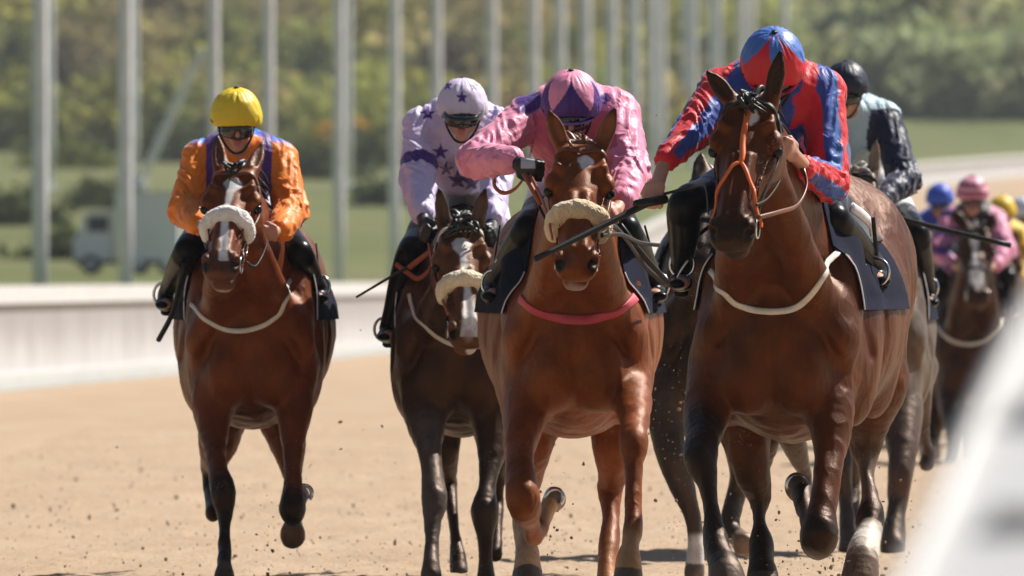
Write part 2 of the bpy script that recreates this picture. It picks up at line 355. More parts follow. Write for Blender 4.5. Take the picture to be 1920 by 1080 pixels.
def horse(H):
    D = H['D']; g = H.get('g', 1.0); s = FP / D; vox = H.get('vox', .0062)
    P = lambda px, py, dy=0.: W(px, py, D + dy)
    zb = CAMH + (HZ - H['zb']) / s
    C = P(H['cx'], HZ, 0); C[2] = 0
    yaw = math.radians(H.get('yaw', 0)); b = np.array([math.sin(yaw), math.cos(yaw), 0]); U = np.array([math.cos(yaw), -math.sin(yaw), 0])
    T = lambda u, t, z: C + U * u * g + b * t * g + np.array([0, 0, zb + z * g])
    v = Vol(vox, 2, zmin=.004)
    wB = H.get('wB', .33); wS = H.get('wS', .27)
    st = [(.19, wS * .68, .60, .08), (.32, wS * .9, .68, .01), (.55, (wS + wB) / 2, .74, -.01), (.85, wB, .75, .03), (1.1, wB * .97, .80, .11), (1.36, .285, .90, .22), (1.55, .26, .90, .32), (1.66, .17, .82, .42)]
    rt = H.get('rump', 0)
    v.chain([(*T(0, t, (a + c) / 2 + (rt if t > 1.2 else 0)), hw * g, (a - c) / 2 * g) for (t, hw, a, c) in st], k=.04, ax=U, n=3)
    v.chain([(*T(0, t, z_ + (rt if t > 1.2 else 0)), w_ * g, w_ * 1.2 * g) for (t, z_, w_) in ((.30, .66, .14), (.48, .80, .10), (.62, .83, .085), (.85, .76, .12), (1.1, .74, .14), (1.3, .76, .13))], k=.09, ax=U, n=3)
    for sgn in (-1, 1):
        v.seg(T(sgn * .15, .42, .66), T(sgn * (wS - .10), .17, .36), (.10 * g, .14 * g), (.105 * g, .12 * g), k=.07, ax=U)
        v.ell(T(sgn * .085, .11, .24), .105 * g, .105 * g, .15 * g, np.array([U, b, [0, 0, 1]]), k=.022)
        v.ell(T(sgn * (wS - .035), .50, .40), .065 * g, .13 * g, .18 * g, np.array([U, b, [0, 0, 1]]), k=.028)
        v.ell(T(sgn * (wS - .075), .26, .47), .07 * g, .08 * g, .20 * g, np.array([U, b, [0, 0, 1]]), k=.025)
        v.ell(T(sgn * (wS - .06), .42, .25), .09 * g, .16 * g, .20 * g, np.array([U, b, [0, 0, 1]]), k=.06)
        v.ell(T(sgn * .15, 1.42, .52 + rt), .145 * g, .25 * g, .30 * g, np.array([U, b, [0, 0, 1]]), k=.06)
        v.ell(T(sgn * .18, 1.18, .26), .09 * g, .15 * g, .19 * g, np.array([U, b, [0, 0, 1]]), k=.07)
    if not H.get('far'):
        gs = lambda a_, b_, r1, r2, k_=.05: v.seg(a_, b_, r1 * g, r2 * g, k=k_, sub=True)
        gs(T(0, -.012, .46), T(0, .0, .16), .018, .026, .035)
        for sgn in (-1, 1):
            gs(T(sgn * (wS - .12), .045, .40), T(sgn * (wS - .02), .17, .17), .002, .012, .06)
            gs(T(sgn * (wS + .0), .28, .62), T(sgn * (wS + .03), .36, .30), .008, .010, .045)
            gs(T(sgn * (wB - .02), .66, .55), T(sgn * (wB + .0), .62, .18), .010, .012, .05)
    # ---- head frame
    Pp = P(*H['poll']); mz = H['muz']; L = .61 * g
    lat = np.linalg.norm((P(mz[0], mz[1], H['poll'][2] - .3) - Pp)[[0, 2]]); dyd = math.sqrt(max(L * L - lat * lat, .01))
    Mp = P(mz[0], mz[1], H['poll'][2] - dyd); h = nrm(Mp - Pp)
    n = np.array([0, -.35, 1.]); n = nrm(n - h * (n @ h)); tw = math.radians(H.get('twist', 0)); u = np.cross(n, h)
    if u[0] < 0: u = -u
    u, n = u * math.cos(tw) + n * math.sin(tw), n * math.cos(tw) - u * math.sin(tw)
    R = np.array([h, u, n])
    HW = H.get('hw', 1.2); HP = lambda a, b_, c: Pp + (h * a + u * (b_ * HW) + n * c) * g
    hs = [(-.01, .062, -.035, -.15), (.06, .083, 0, -.20), (.13, .088, .005, -.235), (.20, .082, .004, -.235), (.28, .069, 0, -.20), (.36, .060, -.002, -.16), (.45, .056, -.006, -.13), (.53, .058, -.014, -.118), (.578, .048, -.032, -.105)]
    v.chain([(*HP(a, 0, (t + bt) / 2), w * g * HW, (t - bt) / 2 * g) for (a, w, t, bt) in hs], k=.03, ax=u, n=3, cap=.7)
    for sg in (-1, 1):
        v.ell(HP(.155, sg * .086, -.045), .042 * g, .026 * g, .034 * g, R, k=.025)                 # brow / orbit
        v.seg(HP(.10, sg * .06, -.01), HP(.03, sg * .045, -.02), .03 * g, .03 * g, k=.03, ax=u)      # temple
        v.seg(HP(.22, sg * .078, -.075), HP(.36, sg * .05, -.075), (.014 * g, .02 * g), (.008 * g, .012 * g), k=.02, ax=u)   # facial crest
        v.ell(HP(.14, sg * .052, -.15), .10 * g, .045 * g, .085 * g, R, k=.03)                    # jowl
        v.seg(HP(.25, sg * .022, -.008), HP(.50, sg * .02, -.018), .020 * g, .018 * g, k=.02, ax=u)  # nasal bones
        v.ell(HP(.535, sg * .050, -.038), .040 * g, .022 * g, .032 * g, R, k=.018)                # nostril flare
        v.ell(HP(.185, sg * .099, -.060), .022 * g, .012 * g, .016 * g, R, k=.008, sub=True)      # eye recess
        v.ell(HP(.556, sg * .056, -.034), .028 * g, .020 * g, .021 * g, R, k=.008, sub=True)      # nostril hole
        v.ell(HP(.580, sg * .046, -.046), .020 * g, .016 * g, .015 * g, R, k=.008, sub=True)
        v.ell(HP(.26, sg * .082, -.03), .06 * g, .012 * g, .02 * g, R, k=.02, sub=True)
        if not H.get('far'):
            v.seg(HP(.23, sg * .074, -.035), HP(.33, sg * .062, -.03), .005 * g, k=.008); v.seg(HP(.33, sg * .062, -.03), HP(.43, sg * .056, -.055), .005 * g, .004 * g, k=.008)
            v.seg(HP(.33, sg * .062, -.03), HP(.42, sg * .050, -.02), .0045 * g, .0035 * g, k=.008)
            v.ell(HP(.075, sg * .05, .004), .03 * g, .022 * g, .012 * g, R, k=.03, sub=True)
            v.seg(HP(.47, sg * .068, -.085), HP(.52, sg * .066, -.10), .006 * g, .005 * g, k=.01)
    v.seg(HP(.56, -.03, -.075), HP(.56, .03, -.075), .034 * g, .034 * g, k=.02, ax=h)
    jw = H.get('jaw', 0.)                                                                       # open mouth
    v.seg(HP(.44, 0, -.135 - jw * .5), HP(.555, 0, -.135 - jw), (.040 * g, .022 * g), (.042 * g, .024 * g), k=.02, ax=u)
    v.ell(HP(.535, 0, -.158 - jw), .035 * g, .042 * g, .022 * g, R, k=.03)
    v.seg(HP(.50, -.06, -.108 - jw * .4), HP(.50, .06, -.108 - jw * .4), (.006, .006), k=.006, ax=n, sub=True)
    v.seg(HP(.60, -.06, -.112 - jw * .5), HP(.60, .06, -.112 - jw * .5), (.008 + jw * .3, .03), k=.006, ax=n, sub=True)
    # ears
    for key, sg in (('earL', -1), ('earR', 1)):
        tip = P(*H[key]); base = HP(-.012, sg * .055, -.035); mid = (base + tip) / 2; e = nrm(tip - base); el = np.linalg.norm(tip - base)
        ew = H.get('earw', .030) * g
        sd_ = nrm(np.cross(e, [0, -1, 0.2])); fr = nrm(np.cross(sd_, e)); fr = fr if fr[1] < 0 else -fr
        v.chain([(*(base - e * .02), .028 * g, .028 * g), (*(base + e * el * .25), ew * .95, .024 * g), (*(base + e * el * .55), ew, .017 * g), (*(base + e * el * .8), ew * .68, .010 * g), (*tip, .007, .006)], k=.012, ax=sd_, n=3)
        v.chain([(*(base + e * el * .22 + fr * .022), ew * .5, .010), (*(base + e * el * .5 + fr * .018), ew * .62, .012), (*(base + e * el * .85 + fr * .010), ew * .25, .006)], k=.006, ax=sd_, n=3, sub=True)
    # neck
    N3 = HP(.03, 0, -.10); N0 = T(0, .46, .56)
    nk = []
    for (t, ru, rv, up) in ((0, .20, .32, 0), (.25, .165, .27, .02), (.5, .125, .215, .03), (.75, .09, .165, .02), (1, .068, .115, 0)):
        p = N0 + (N3 - N0) * t + np.array([0, 0, up]) ; nk.append((*p, ru * g, rv * g))
    v.chain(nk, k=.05, ax=U, n=3)
    for sg in (-1, 1):
        v.seg(HP(.12, sg * .04, -.2), T(sg * (wS - .13), .16, .45), .05 * g, .075 * g, k=.06, ax=U)
    # legs
    LG = []
    for lg in H['legs']:
        pts = []
        for q in lg['p']:
            if lg.get('m'): p = T(q[0], q[1], 0); p[2] = q[2]; pts.append([*p, q[3], q[3] * 1.15])
            else: pts.append([*P(q[0], q[1], q[2]), q[3] / s, q[3] / s * (q[4] if len(q) > 4 else 1.15)])
        if not H.get('far'): pts = [q_ if i_ < 2 else [*q_[:3], q_[3] * (.94 if q_[3] * s > 23 else .86), q_[4] * .92] for i_, q_ in enumerate(pts)]
        v.chain(pts[:3], k=.06, n=4); v.chain(pts[1:], k=.022, n=5)
        LG.append((np.array(pts), lg))
        if not H.get('far'):
            for jj in range(1, len(pts) - 2):
                a_, b_ = np.array(pts[jj]), np.array(pts[jj + 1]); r_ = (a_[3] + b_[3]) / 2; dn = nrm(b_[:3] - a_[:3]); sd2 = nrm(np.cross(dn, [0, 1, 0.01]))
                if jj < 3:
                    for q_ in (-1, 1): v.seg(a_[:3] + sd2 * q_ * a_[3] * .45 + np.array([0, -a_[3] * .55, 0]), b_[:3] + sd2 * q_ * b_[3] * .35 + np.array([0, -b_[3] * .5, 0]), a_[3] * .42, b_[3] * .3, k=.02)
                else:
                    v.seg(a_[:3] - np.array([0, a_[4] * .6, 0]), b_[:3] - np.array([0, b_[4] * .6, 0]), a_[3] * .45, b_[3] * .45, k=.008)
                    v.seg(a_[:3] + np.array([0, a_[4] * .7, 0]), b_[:3] + np.array([0, b_[4] * .7, 0]), a_[3] * .42, b_[3] * .42, k=.012)
        j = lg.get('knee')
        if j is not None:
            q = pts[j]; 
            v.ell(np.array(q[:3]) + np.array([0, -q[3] * .6, 0]), q[3] * .62, q[3] * .55, q[3] * .95, k=.010)
            for q_ in (-1, 1): v.ell(np.array(q[:3]) + np.array([q_ * q[3] * .62, -q[3] * .15, .1 * q[3]]), q[3] * .36, q[3] * .6, q[3] * .62, k=.008)
    yield v
    V = v.V; F = v.F; NV = vnormals(V, F); hw_ = sstep(.70, .45, np.linalg.norm(V - (Pp + h * .3 * g), axis=1)) if True else 0
    mus = hash3(V * [1, 1, .55], 9, 21) * .0035 + (.5 - np.abs(hash3(V * [1, 1, .5], 14, 22))) * .0062 + (.35 - np.abs(hash3(V * [1, 1, .6], 30, 23))).clip(0) * .004
    V = V + NV * (mus * (1 - .75 * hw_))[:, None]
    # ---- coat colours
    base = np.array(H['coat']); Cc = np.tile(base, (len(V), 1))
    nz = hash3(V, 9, 1); nz2 = hash3(V, 34, 2)
    hl = (V - Pp) / g; ch = hl @ h; cu = hl @ u / HW; cn = hl @ n
    inhead = (ch > -.02) & (ch < .68) & (np.abs(cu) < .16) & (cn > -.27) & (cn < .09)
    for (pts, lg) in LG:
        Q = np.array(spline(pts, 4)); bd = np.full(len(V), 1e9); bs = np.zeros(len(V))
        for i in range(len(Q) - 1):
            d, t = segdist(V, Q[i][:3], Q[i + 1][:3]); d = d / (Q[i][3] * 1.15 + .008); m = d < bd; bd = np.where(m, d, bd); bs = np.where(m, (i + t) / 4, bs)
        on = sstep(1.9, 1.35, bd)
        for pt in lg.get('paint', []):
            s0, c = pt[0], pt[1]; sf = pt[2] if len(pt) > 2 else .35
            Cc = mix(Cc, c, on * sstep(s0 - sf, s0 + sf, bs + nz * .18 + nz2 * .1))
        hf = lg.get('hoof')
        if hf is not None: Cc = mix(Cc, lg.get('hoofc', (.07, .055, .045)), on * (bs > hf))
    mzd = H.get('muzdark')
    if mzd is not None: Cc = mix(Cc, mzd, inhead * sstep(.42, .55, ch + nz2 * .02))
    if H.get('facec') is not None: Cc = mix(Cc, H['facec'], inhead * sstep(.0, .1, ch))
    bl = H.get('blaze')
    if bl:
        bh = [q[0] for q in bl]; uo = np.interp(ch, bh, [q[1] for q in bl]); wo = np.interp(ch, bh, [q[2] for q in bl]) + nz2 * .004
        m = inhead * sstep(.004, -.004, np.abs(cu - uo) - wo) * (ch > bh[0]) * (ch < bh[-1]) * (cn > -.10)
        Cc = mix(Cc, (.72, .69, .66), m)
    for (a, bb, cc, r, c) in H.get('hp', []):       # spots in head space
        d = np.linalg.norm(hl - (h * a + u * bb + n * cc), axis=1) + nz2 * .005
        Cc = mix(Cc, c, sstep(r, r * .7, d))
    for sg in (-1, 1):                               # nostril lining, eye rims, inside of ears
        d = np.linalg.norm((hl - (h * .562 + u * sg * .054 * HW + n * -.040)), axis=1); Cc = mix(Cc, (.006, .004, .004), sstep(.034, .022, d))
        d = np.linalg.norm((hl - (h * .185 + u * sg * .098 * HW + n * -.06)), axis=1); Cc = mix(Cc, (.015, .01, .008), sstep(.034, .018, d))
    for key, sg in (('earL', -1), ('earR', 1)):
        tip = P(*H[key]); bs_ = HP(-.012, sg * .055, -.035); d, t = segdist(V, bs_, tip); m = (d < .06) * sstep(.1, .35, t)
        Cc = mix(Cc, H.get('earc', base * .75), m); Cc = mix(Cc, H.get('eartip', np.array((.02, .012, .01))), (d < .05) * sstep(.72, .95, t))
    Cc = Cc * (1 + .12 * nz[:, None])
    root = empty('racehorse', C, H['label'], 'horse', H.get('group', 'racehorses galloping on the sand track'))
    mesh_obj('body', V, F, M['coat'], root, col=np.clip(Cc, 0, 1))
    bvh = BVHTree.FromPolygons([Vector(x) for x in V], F.tolist())
    far = H.get('far', False)
    # eyes
    for sg in (-1, 1):
        mb = bmesh.new(); bmesh.ops.create_uvsphere(mb, u_segments=16, v_segments=10, radius=.021 * g)
        vv = [np.array(x.co) + HP(.185, sg * .092, -.060) for x in mb.verts]; ff = [tuple(y.index for y in x.verts) for x in mb.faces]; mb.free()
        mesh_obj('eye', np.array(vv), ff, M['eye'], root)
    # mane and tail
    mm = M[H.get('mane', 'hair_black')]
    m = MB(); crest = []
    for i in range(len(nk)): crest.append(np.array(nk[i][:3]) + np.array([0, .25, .97]) * nk[i][4] * .97)
    crest = np.array(spline(np.array(crest), 8)); rr = random.Random(H['cx'])
    for i in range(70 if not far else 20):
        t = rr.random(); c = crest[int(t * (len(crest) - 1))] + np.array([rr.uniform(-.015, .015), rr.uniform(-.02, .02), -.01]); sg = rr.choice((1, 1, -1)) * H.get('maneside', 1)
        l = rr.uniform(.07, .14); dr = nrm([sg * rr.uniform(.3, 1), rr.uniform(.3, 1.2), rr.uniform(.1, .7)])
        m.tube([c, c + dr * l * .4 + np.array([0, 0, .02]), c + dr * l * .8 - np.array([0, 0, l * .15]), c + dr * l - np.array([-sg * .01, 0, l * .55])], [.012, .010, .007, .002], 5, 3)
    m.build('mane', mm, root, smooth=True)
    m = MB()
    for i in range(H.get('forelock', 12)):
        c = HP(-.015, rr.uniform(-.03, .03), .0); a = HP(rr.uniform(.0, .06), rr.uniform(-.05, .05), rr.uniform(.03, .06)); e_ = HP(rr.uniform(.02, .09), rr.uniform(-.07, .07), rr.uniform(.01, .03))
        m.tube([c, a, e_], [.010, .008, .003], 5, 3)
    if H.get('forelock', 12): m.build('forelock', mm, root, smooth=True)
    m = MB(); dk = T(0, 1.70, .76 + rt)
    for i in range(60 if not far else 16):
        a = rr.uniform(-1, 1); l = rr.uniform(.45, .75)
        m.tube([dk + np.array([a * .02, 0, 0]), dk + b * l * .35 + U * a * .05 + np.array([0, 0, -.03]), dk + b * l * .7 + U * a * .1 + np.array([0, 0, -.20]), dk + b * l + U * a * .13 + np.array([0, 0, -.42 + rr.uniform(-.1, .1)])], [.018, .014, .010, .003], 5, 3)
    m.build('tail', mm, root, smooth=True)
    # ---- tack
    bm_ = H.get('bridle', 'black'); br = M[bm_]
    loop = lambda a, w, t, bt: [HP(a, -w, (t + bt) / 2 - .02), HP(a, -w, t - .03), HP(a, -w * .6, t + .02), HP(a, 0, t + .03), HP(a, w * .6, t + .02), HP(a, w, t - .03), HP(a, w, (t + bt) / 2 - .02)]
    bw = .017 * g
    strap('browband', loop(.035, .11, 0, -.2), bw * 1.1, M[H.get('browband', bm_)], root, bvh)
    for sg in (-1, 1):
        strap('cheekpiece', [HP(.03, sg * .11, -.05), HP(.15, sg * .13, -.10), HP(.27, sg * .10, -.10), HP(.38, sg * .08, -.09), HP(.485, sg * .065, -.095)], bw, br, root, bvh)
        m = MB(); c = HP(.49, sg * .062, -.098); m.add(torus(c, .032 * g, .0045, u)); m.build('bit_ring', M['chrome'], root, smooth=True)
    m = MB(); m.tube([HP(.49, -.06, -.1), HP(.49, 0, -.1), HP(.49, .06, -.1)], .007); m.build('bit', M['chrome'], root, smooth=True)
    if not H.get('fleece'):
        if H.get('orangeband'):
            strap('noseband', [HP(.0, 0, .03), HP(.1, 0, .04), HP(.2, 0, .04), HP(.29, 0, .03)], bw * 1.25, M['orange'], root, bvh, thick=.008)
            for sg in (-1, 1): strap('noseband', [HP(.285, 0, .03), HP(.33, sg * .03, .03), HP(.40, sg * .07, -.01), HP(.47, sg * .08, -.06), HP(.49, sg * .07, -.09)], bw * .8, M['orange'], root, bvh, thick=.007)
        else: strap('noseband', loop(.34, .09, 0, -.16), bw * 1.3, br, root, bvh)
    else:
        fh, fr_, fR, fc = H['fleece']           # h position, tube radius, arc radius, colour
        pts = []
        for a in np.linspace(-112, 112, 15):
            r_ = math.radians(a); pts.append(HP(fh + .02 * (1 - math.cos(r_)), math.sin(r_) * fR, -.062 + math.cos(r_) * fR * .98))
        rad = [fr_ * (.8 + .2 * math.cos(math.radians(a) * .7)) * g for a in np.linspace(-112, 112, 15)]
        fv = Vol(.006, 1)
        fv.chain([(*p_, r2, r2) for p_, r2 in zip(pts, rad)], k=.01, n=2); fv.build()
        nn = hash3(fv.V, 70, 3) * .003 + hash3(fv.V, 30, 5) * .004
        ce = HP(fh, 0, -.062); dirv = fv.V - ce; dirv /= np.linalg.norm(dirv, axis=1)[:, None]
        fcol = np.tile(np.array(fc), (len(fv.V), 1)) * (1 + .10 * hash3(fv.V, 55, 9)[:, None])
        mesh_obj('sheepskin_noseband', fv.V + dirv * nn[:, None], fv.F, M['fleece'], root, col=np.clip(fcol, 0, 1))
    # breast girth: pixels raycast onto the chest
    bg_ = H.get('breast')
    if bg_:
        pts = []
        for (px, py) in bg_[0]:
            hit, no = ray(BVH_TORSO(H, T, bvh, V, F, inhead, Pp, n), px, py)
            if hit is not None: pts.append(hit)
        if len(pts) > 3: strap('breast_girth', pts, bg_[2] / s, M[bg_[1]], root, bvh, thick=.006)
    # saddle cloth, saddle
    def panel(name, t0, t1, th1, mat, off, thk, top=math.pi / 2, th_f=None):
        V2 = []; nt_ = 12; na = 18
        for i in range(nt_ + 1):
            t = t0 + (t1 - t0) * i / nt_; c = T(0, t, .45)
            for j in range(na + 1):
                a = -th1 + 2 * th1 * j / na; d = U * math.sin(a) + np.array([0, 0, math.cos(a)])
                hh = bvh.ray_cast(Vector(c + d * .75), Vector(-d)); p = np.array(hh[0]) if hh[0] is not None else c + d * .3
                V2.append((p, d))
        Pn = np.array([x[0] for x in V2]); Dn = np.array([x[1] for x in V2]); nv = len(Pn)
        VV = np.vstack([Pn + Dn * off, Pn + Dn * (off + thk)]); FF = []
        w_ = na + 1
        for i in range(nt_):
            for j in range(na):
                a = i * w_ + j; FF.append((a, a + 1, a + w_ + 1, a + w_)); FF.append((nv + a, nv + a + w_, nv + a + w_ + 1, nv + a + 1))
        for i in range(nt_):
            for a in (i * w_, i * w_ + na): FF.append((a, a + w_, nv + a + w_, nv + a))
        for j in range(na):
            for a in (j, nt_ * w_ + j): FF.append((a, a + 1, nv + a + 1, nv + a))
        if name == 'saddle_cloth':
            tm = MB(); ou = Pn + Dn * (off + thk + .001)
            for js in ((0, 4), (na, na - 4)):
                st_ = 1 if js[1] > js[0] else -1; line = [ou[j_] for j_ in range(js[1], js[0] - st_, -st_)]
                tm2 = MB(); tm2.tube(line, .0028, 6, 2); tm2.build('cloth_trim', M['white'], root, smooth=True)
        return mesh_obj(name, VV, FF, M[mat], root)
    if H.get('saddle', True):
        panel('saddle_cloth', H.get('clt', .34), 1.02, H.get('clang', 1.55), H.get('cloth', 'navy'), .010, .006)
        panel('saddle', .62, .95, .8, 'black', .020, .03)
    for q in H.get('shoes', []):
        c = P(*q); m = MB(); m.tube([c + np.array([.033 * math.sin(a_), .0, .033 * math.cos(a_)]) for a_ in np.linspace(-2.4, 2.4, 11)], .010, 6, 2, ax=(0, 1, 0)); m.build('horseshoe', M['chrome'], root, smooth=True)
    for rn in H.get('reins', []):
        w_ = rn[2]; m = MB(); m.tube([P(*q) for q in rn[0]], w_ / s, 6, 8, flat=.45, ax=(.3, 0, 1)); m.build('rein', M[rn[1]], root, smooth=True)
    for stp in H.get('stirrups', []):
        c = P(*stp); m = MB(); m.add(torus(c + np.array([0, 0, .05]), .05, .006, (0.5, 1, 0))); m.build('stirrup_iron', M['chrome'], root, smooth=True)
        m = MB(); m.tube([c + np.array([0, 0, .11]), T(np.sign(stp[0] - H['cx']) * .27, .62, .78)], .008, 6, 2, flat=.4); m.build('stirrup_leather', M['black'], root)
    yield None
_tc = {}
def BVH_TORSO(H, T, bvh, V, F, inhead, Pp, n):
    k = H['cx']
    if k not in _tc:
        fm = ~(inhead[F].any(1)) & (V[F[:, 0], 1] > Pp[1] + .25)
        _tc[k] = BVHTree.FromPolygons([Vector(x) for x in V], F[fm].tolist())
    return _tc[k]

BLK = (.0075, .0055, .005); WHT = (.62, .57, .50)
HORSES = {}
HORSES['A'] = dict(shoes=[(1493, 909, .47)], clt=.22, D=49, g=1.06, cx=1443, zb=828, yaw=10, wB=.33, wS=.285, rump=.03, label='bright bay racehorse with an orange nose strap and white breast girth',
  poll=(1406, 186, -.55), muz=(1364, 447, 0), twist=4, earL=(1326, 134, -.50), earR=(1464, 96, -.52), earw=.031, coat=(.078, .0185, .0042), muzdark=(.014, .008, .007), eartip=BLK, earc=(.03, .014, .01),
  blaze=[(.045, .012, .012), (.07, .012, .022), (.10, .012, .014), (.12, .012, .0)], hp=[], orangeband=True, forelock=14,
  breast=([(1322, 470), (1333, 508), (1352, 545), (1380, 570), (1420, 583), (1465, 584), (1497, 574), (1525, 546), (1548, 512), (1572, 474)], 'offwhite', 13),
  reins=[([(1418, 385, -.85), (1440, 372, -.7), (1462, 340, -.5), (1476, 300, -.3)], 'black', 3), ([(1422, 408, -.85), (1460, 398, -.7), (1495, 385, -.45), (1512, 350, -.3), (1505, 318, -.2), (1480, 285, -.25)], 'brown', 5),
         ([(1480, 285, -.25), (1500, 300, -.1), (1518, 330, .0), (1520, 365, .1), (1508, 392, .2)], 'brown', 6), ([(1328, 400, -.85), (1322, 350, -.6), (1300, 350, -.3), (1240, 365, -.15)], 'black', 3)],
  stirrups=[(1279, 520, .55), (1644, 535, .6)],
  legs=[dict(p=[(1348, 690, .25, 58), (1325, 770, .15, 42), (1318, 815, .0, 33), (1314, 860, -.15, 31), (1326, 905, -.2, 21), (1334, 955, -.25, 17), (1342, 1015, -.3, 25), (1352, 1050, -.36, 26), (1362, 1078, -.42, 34), (1366, 1125, -.46, 40)], paint=[(1.6, BLK)], hoof=7.8, knee=3),
        dict(p=[(1542, 690, .25, 62), (1556, 770, .15, 43), (1556, 840, .05, 32), (1550, 905, -.05, 27), (1542, 965, -.12, 29), (1537, 1005, -.15, 37), (1530, 1012, .05, 28), (1515, 975, .25, 17), (1507, 945, .38, 20), (1505, 925, .44, 22), (1494, 912, .50, 25)], paint=[(4.1, BLK, .8)], hoof=9, knee=5),
        dict(p=[(1405, 730, 1.2, 70), (1395, 790, 1.1, 52), (1403, 840, 1.05, 42), (1412, 890, 1.05, 36), (1424, 928, 1.1, 25), (1424, 975, 1.05, 15), (1427, 1018, 1.0, 24), (1428, 1055, .95, 25), (1430, 1090, .9, 32), (1430, 1120, .85, 34)], paint=[(2.5, (.03, .018, .012), .8), (5.4, BLK)], hoof=8),
        dict(p=[(1610, 640, 1.5, 85), (1640, 715, 1.45, 62), (1628, 785, 1.5, 42), (1622, 832, 1.55, 33), (1625, 880, 1.5, 18), (1631, 930, 1.42, 19), (1632, 965, 1.38, 29), (1626, 1005, 1.3, 27), (1618, 1040, 1.2, 32), (1612, 1090, 1.15, 40)], paint=[(1.8, (.035, .02, .014), .6), (3.5, (.10, .075, .06), .4), (5.5, BLK, .2), (6.7, WHT, .15), (8.2, (.12, .08, .06), .2)])])
HORSES['P'] = dict(shoes=[(1040, 933, .51)], clt=.17, D=51, g=1.04, cx=1080, zb=820, yaw=-1, wB=.345, wS=.265, label='chestnut racehorse with a cream sheepskin noseband and pink breast girth',
  poll=(1090, 272, -.55), muz=(1080, 500, 0), twist=-2, earL=(1029, 207, -.55), earR=(1153, 203, -.55), earw=.032, coat=(.185, .046, .0105), jaw=.004, eartip=(.08, .02, .01), earc=(.22, .08, .04), mane='hair_brown',
  blaze=[(.05, .012, .004), (.065, .012, .024), (.085, .014, .026), (.10, .012, .012), (.125, .008, 0)], hp=[(.56, .03, -.085, .028, (.5, .4, .36)), (.55, 0, -.16, .05, (.42, .32, .27)), (.545, -.03, -.05, .045, (.13, .045, .03))],
  fleece=(.335, .039, .074, (.74, .58, .36)), browband='brown', forelock=3, bridle='brown',
  breast=([(976, 560), (988, 571), (1015, 588), (1055, 598), (1100, 600), (1145, 590), (1176, 571), (1190, 558)], 'pinkweb', 19),
  reins=[([(1036, 448, -.9), (1025, 400, -.7), (1010, 360, -.4), (990, 320, -.2)], 'redrein', 4), ([(990, 322, -.2), (968, 352, -.15), (945, 362, -.1), (928, 350, -.05), (930, 330, -.05), (950, 318, -.1)], 'redrein', 4),
         ([(1128, 440, -.9), (1150, 425, -.6), (1175, 450, -.3), (1210, 500, .0), (1250, 535, .2)], 'black', 5), ([(1128, 442, -.9), (1165, 440, -.5), (1200, 455, -.1), (1238, 460, .1)], 'black', 4)],
  stirrups=[(925, 555, .5), (1232, 560, .55)],
  legs=[dict(p=[(1000, 690, .25, 58), (985, 770, .15, 42), (976, 830, .0, 30), (976, 885, -.12, 29), (982, 935, -.2, 33), (987, 958, -.1, 27), (992, 970, .15, 20), (996, 985, .26, 17), (1001, 1003, .34, 20), (1012, 992, .42, 17), (1022, 968, .48, 15), (1032, 948, .52, 18), (1040, 936, .56, 23)], paint=[(9.2, (.42, .26, .13), .5)], hoof=11.2, hoofc=(.20, .17, .14), knee=4),
        dict(p=[(1170, 680, .25, 50), (1187, 745, .1, 34), (1189, 790, -.15, 26), (1188, 828, -.3, 29), (1187, 870, -.36, 20), (1187, 925, -.42, 17), (1189, 980, -.48, 21), (1182, 1020, -.55, 19), (1178, 1052, -.6, 24), (1175, 1110, -.62, 32)], paint=[(6.6, (.42, .24, .12), .5)], hoof=8.3, hoofc=(.10, .085, .07), knee=3),
        dict(p=[(1010, 740, 1.25, 70), (990, 830, 1.15, 45), (985, 900, 1.3, 30), (975, 950, 1.2, 18), (982, 1000, 1.1, 22), (988, 1035, 1.0, 24), (989, 1062, .95, 28), (990, 1100, .9, 32)], paint=[(3.2, (.5, .32, .17), .5)], hoof=6.4, hoofc=(.10, .085, .07)),
        dict(p=[(1150, 740, 1.25, 65), (1150, 830, 1.15, 38), (1148, 890, 1.25, 27), (1143, 920, 1.28, 25), (1146, 970, 1.2, 18), (1142, 1020, 1.1, 23), (1138, 1070, 1.0, 20), (1136, 1110, .95, 28)], paint=[(5.5, (.35, .16, .07), .8)], hoof=6.5)])
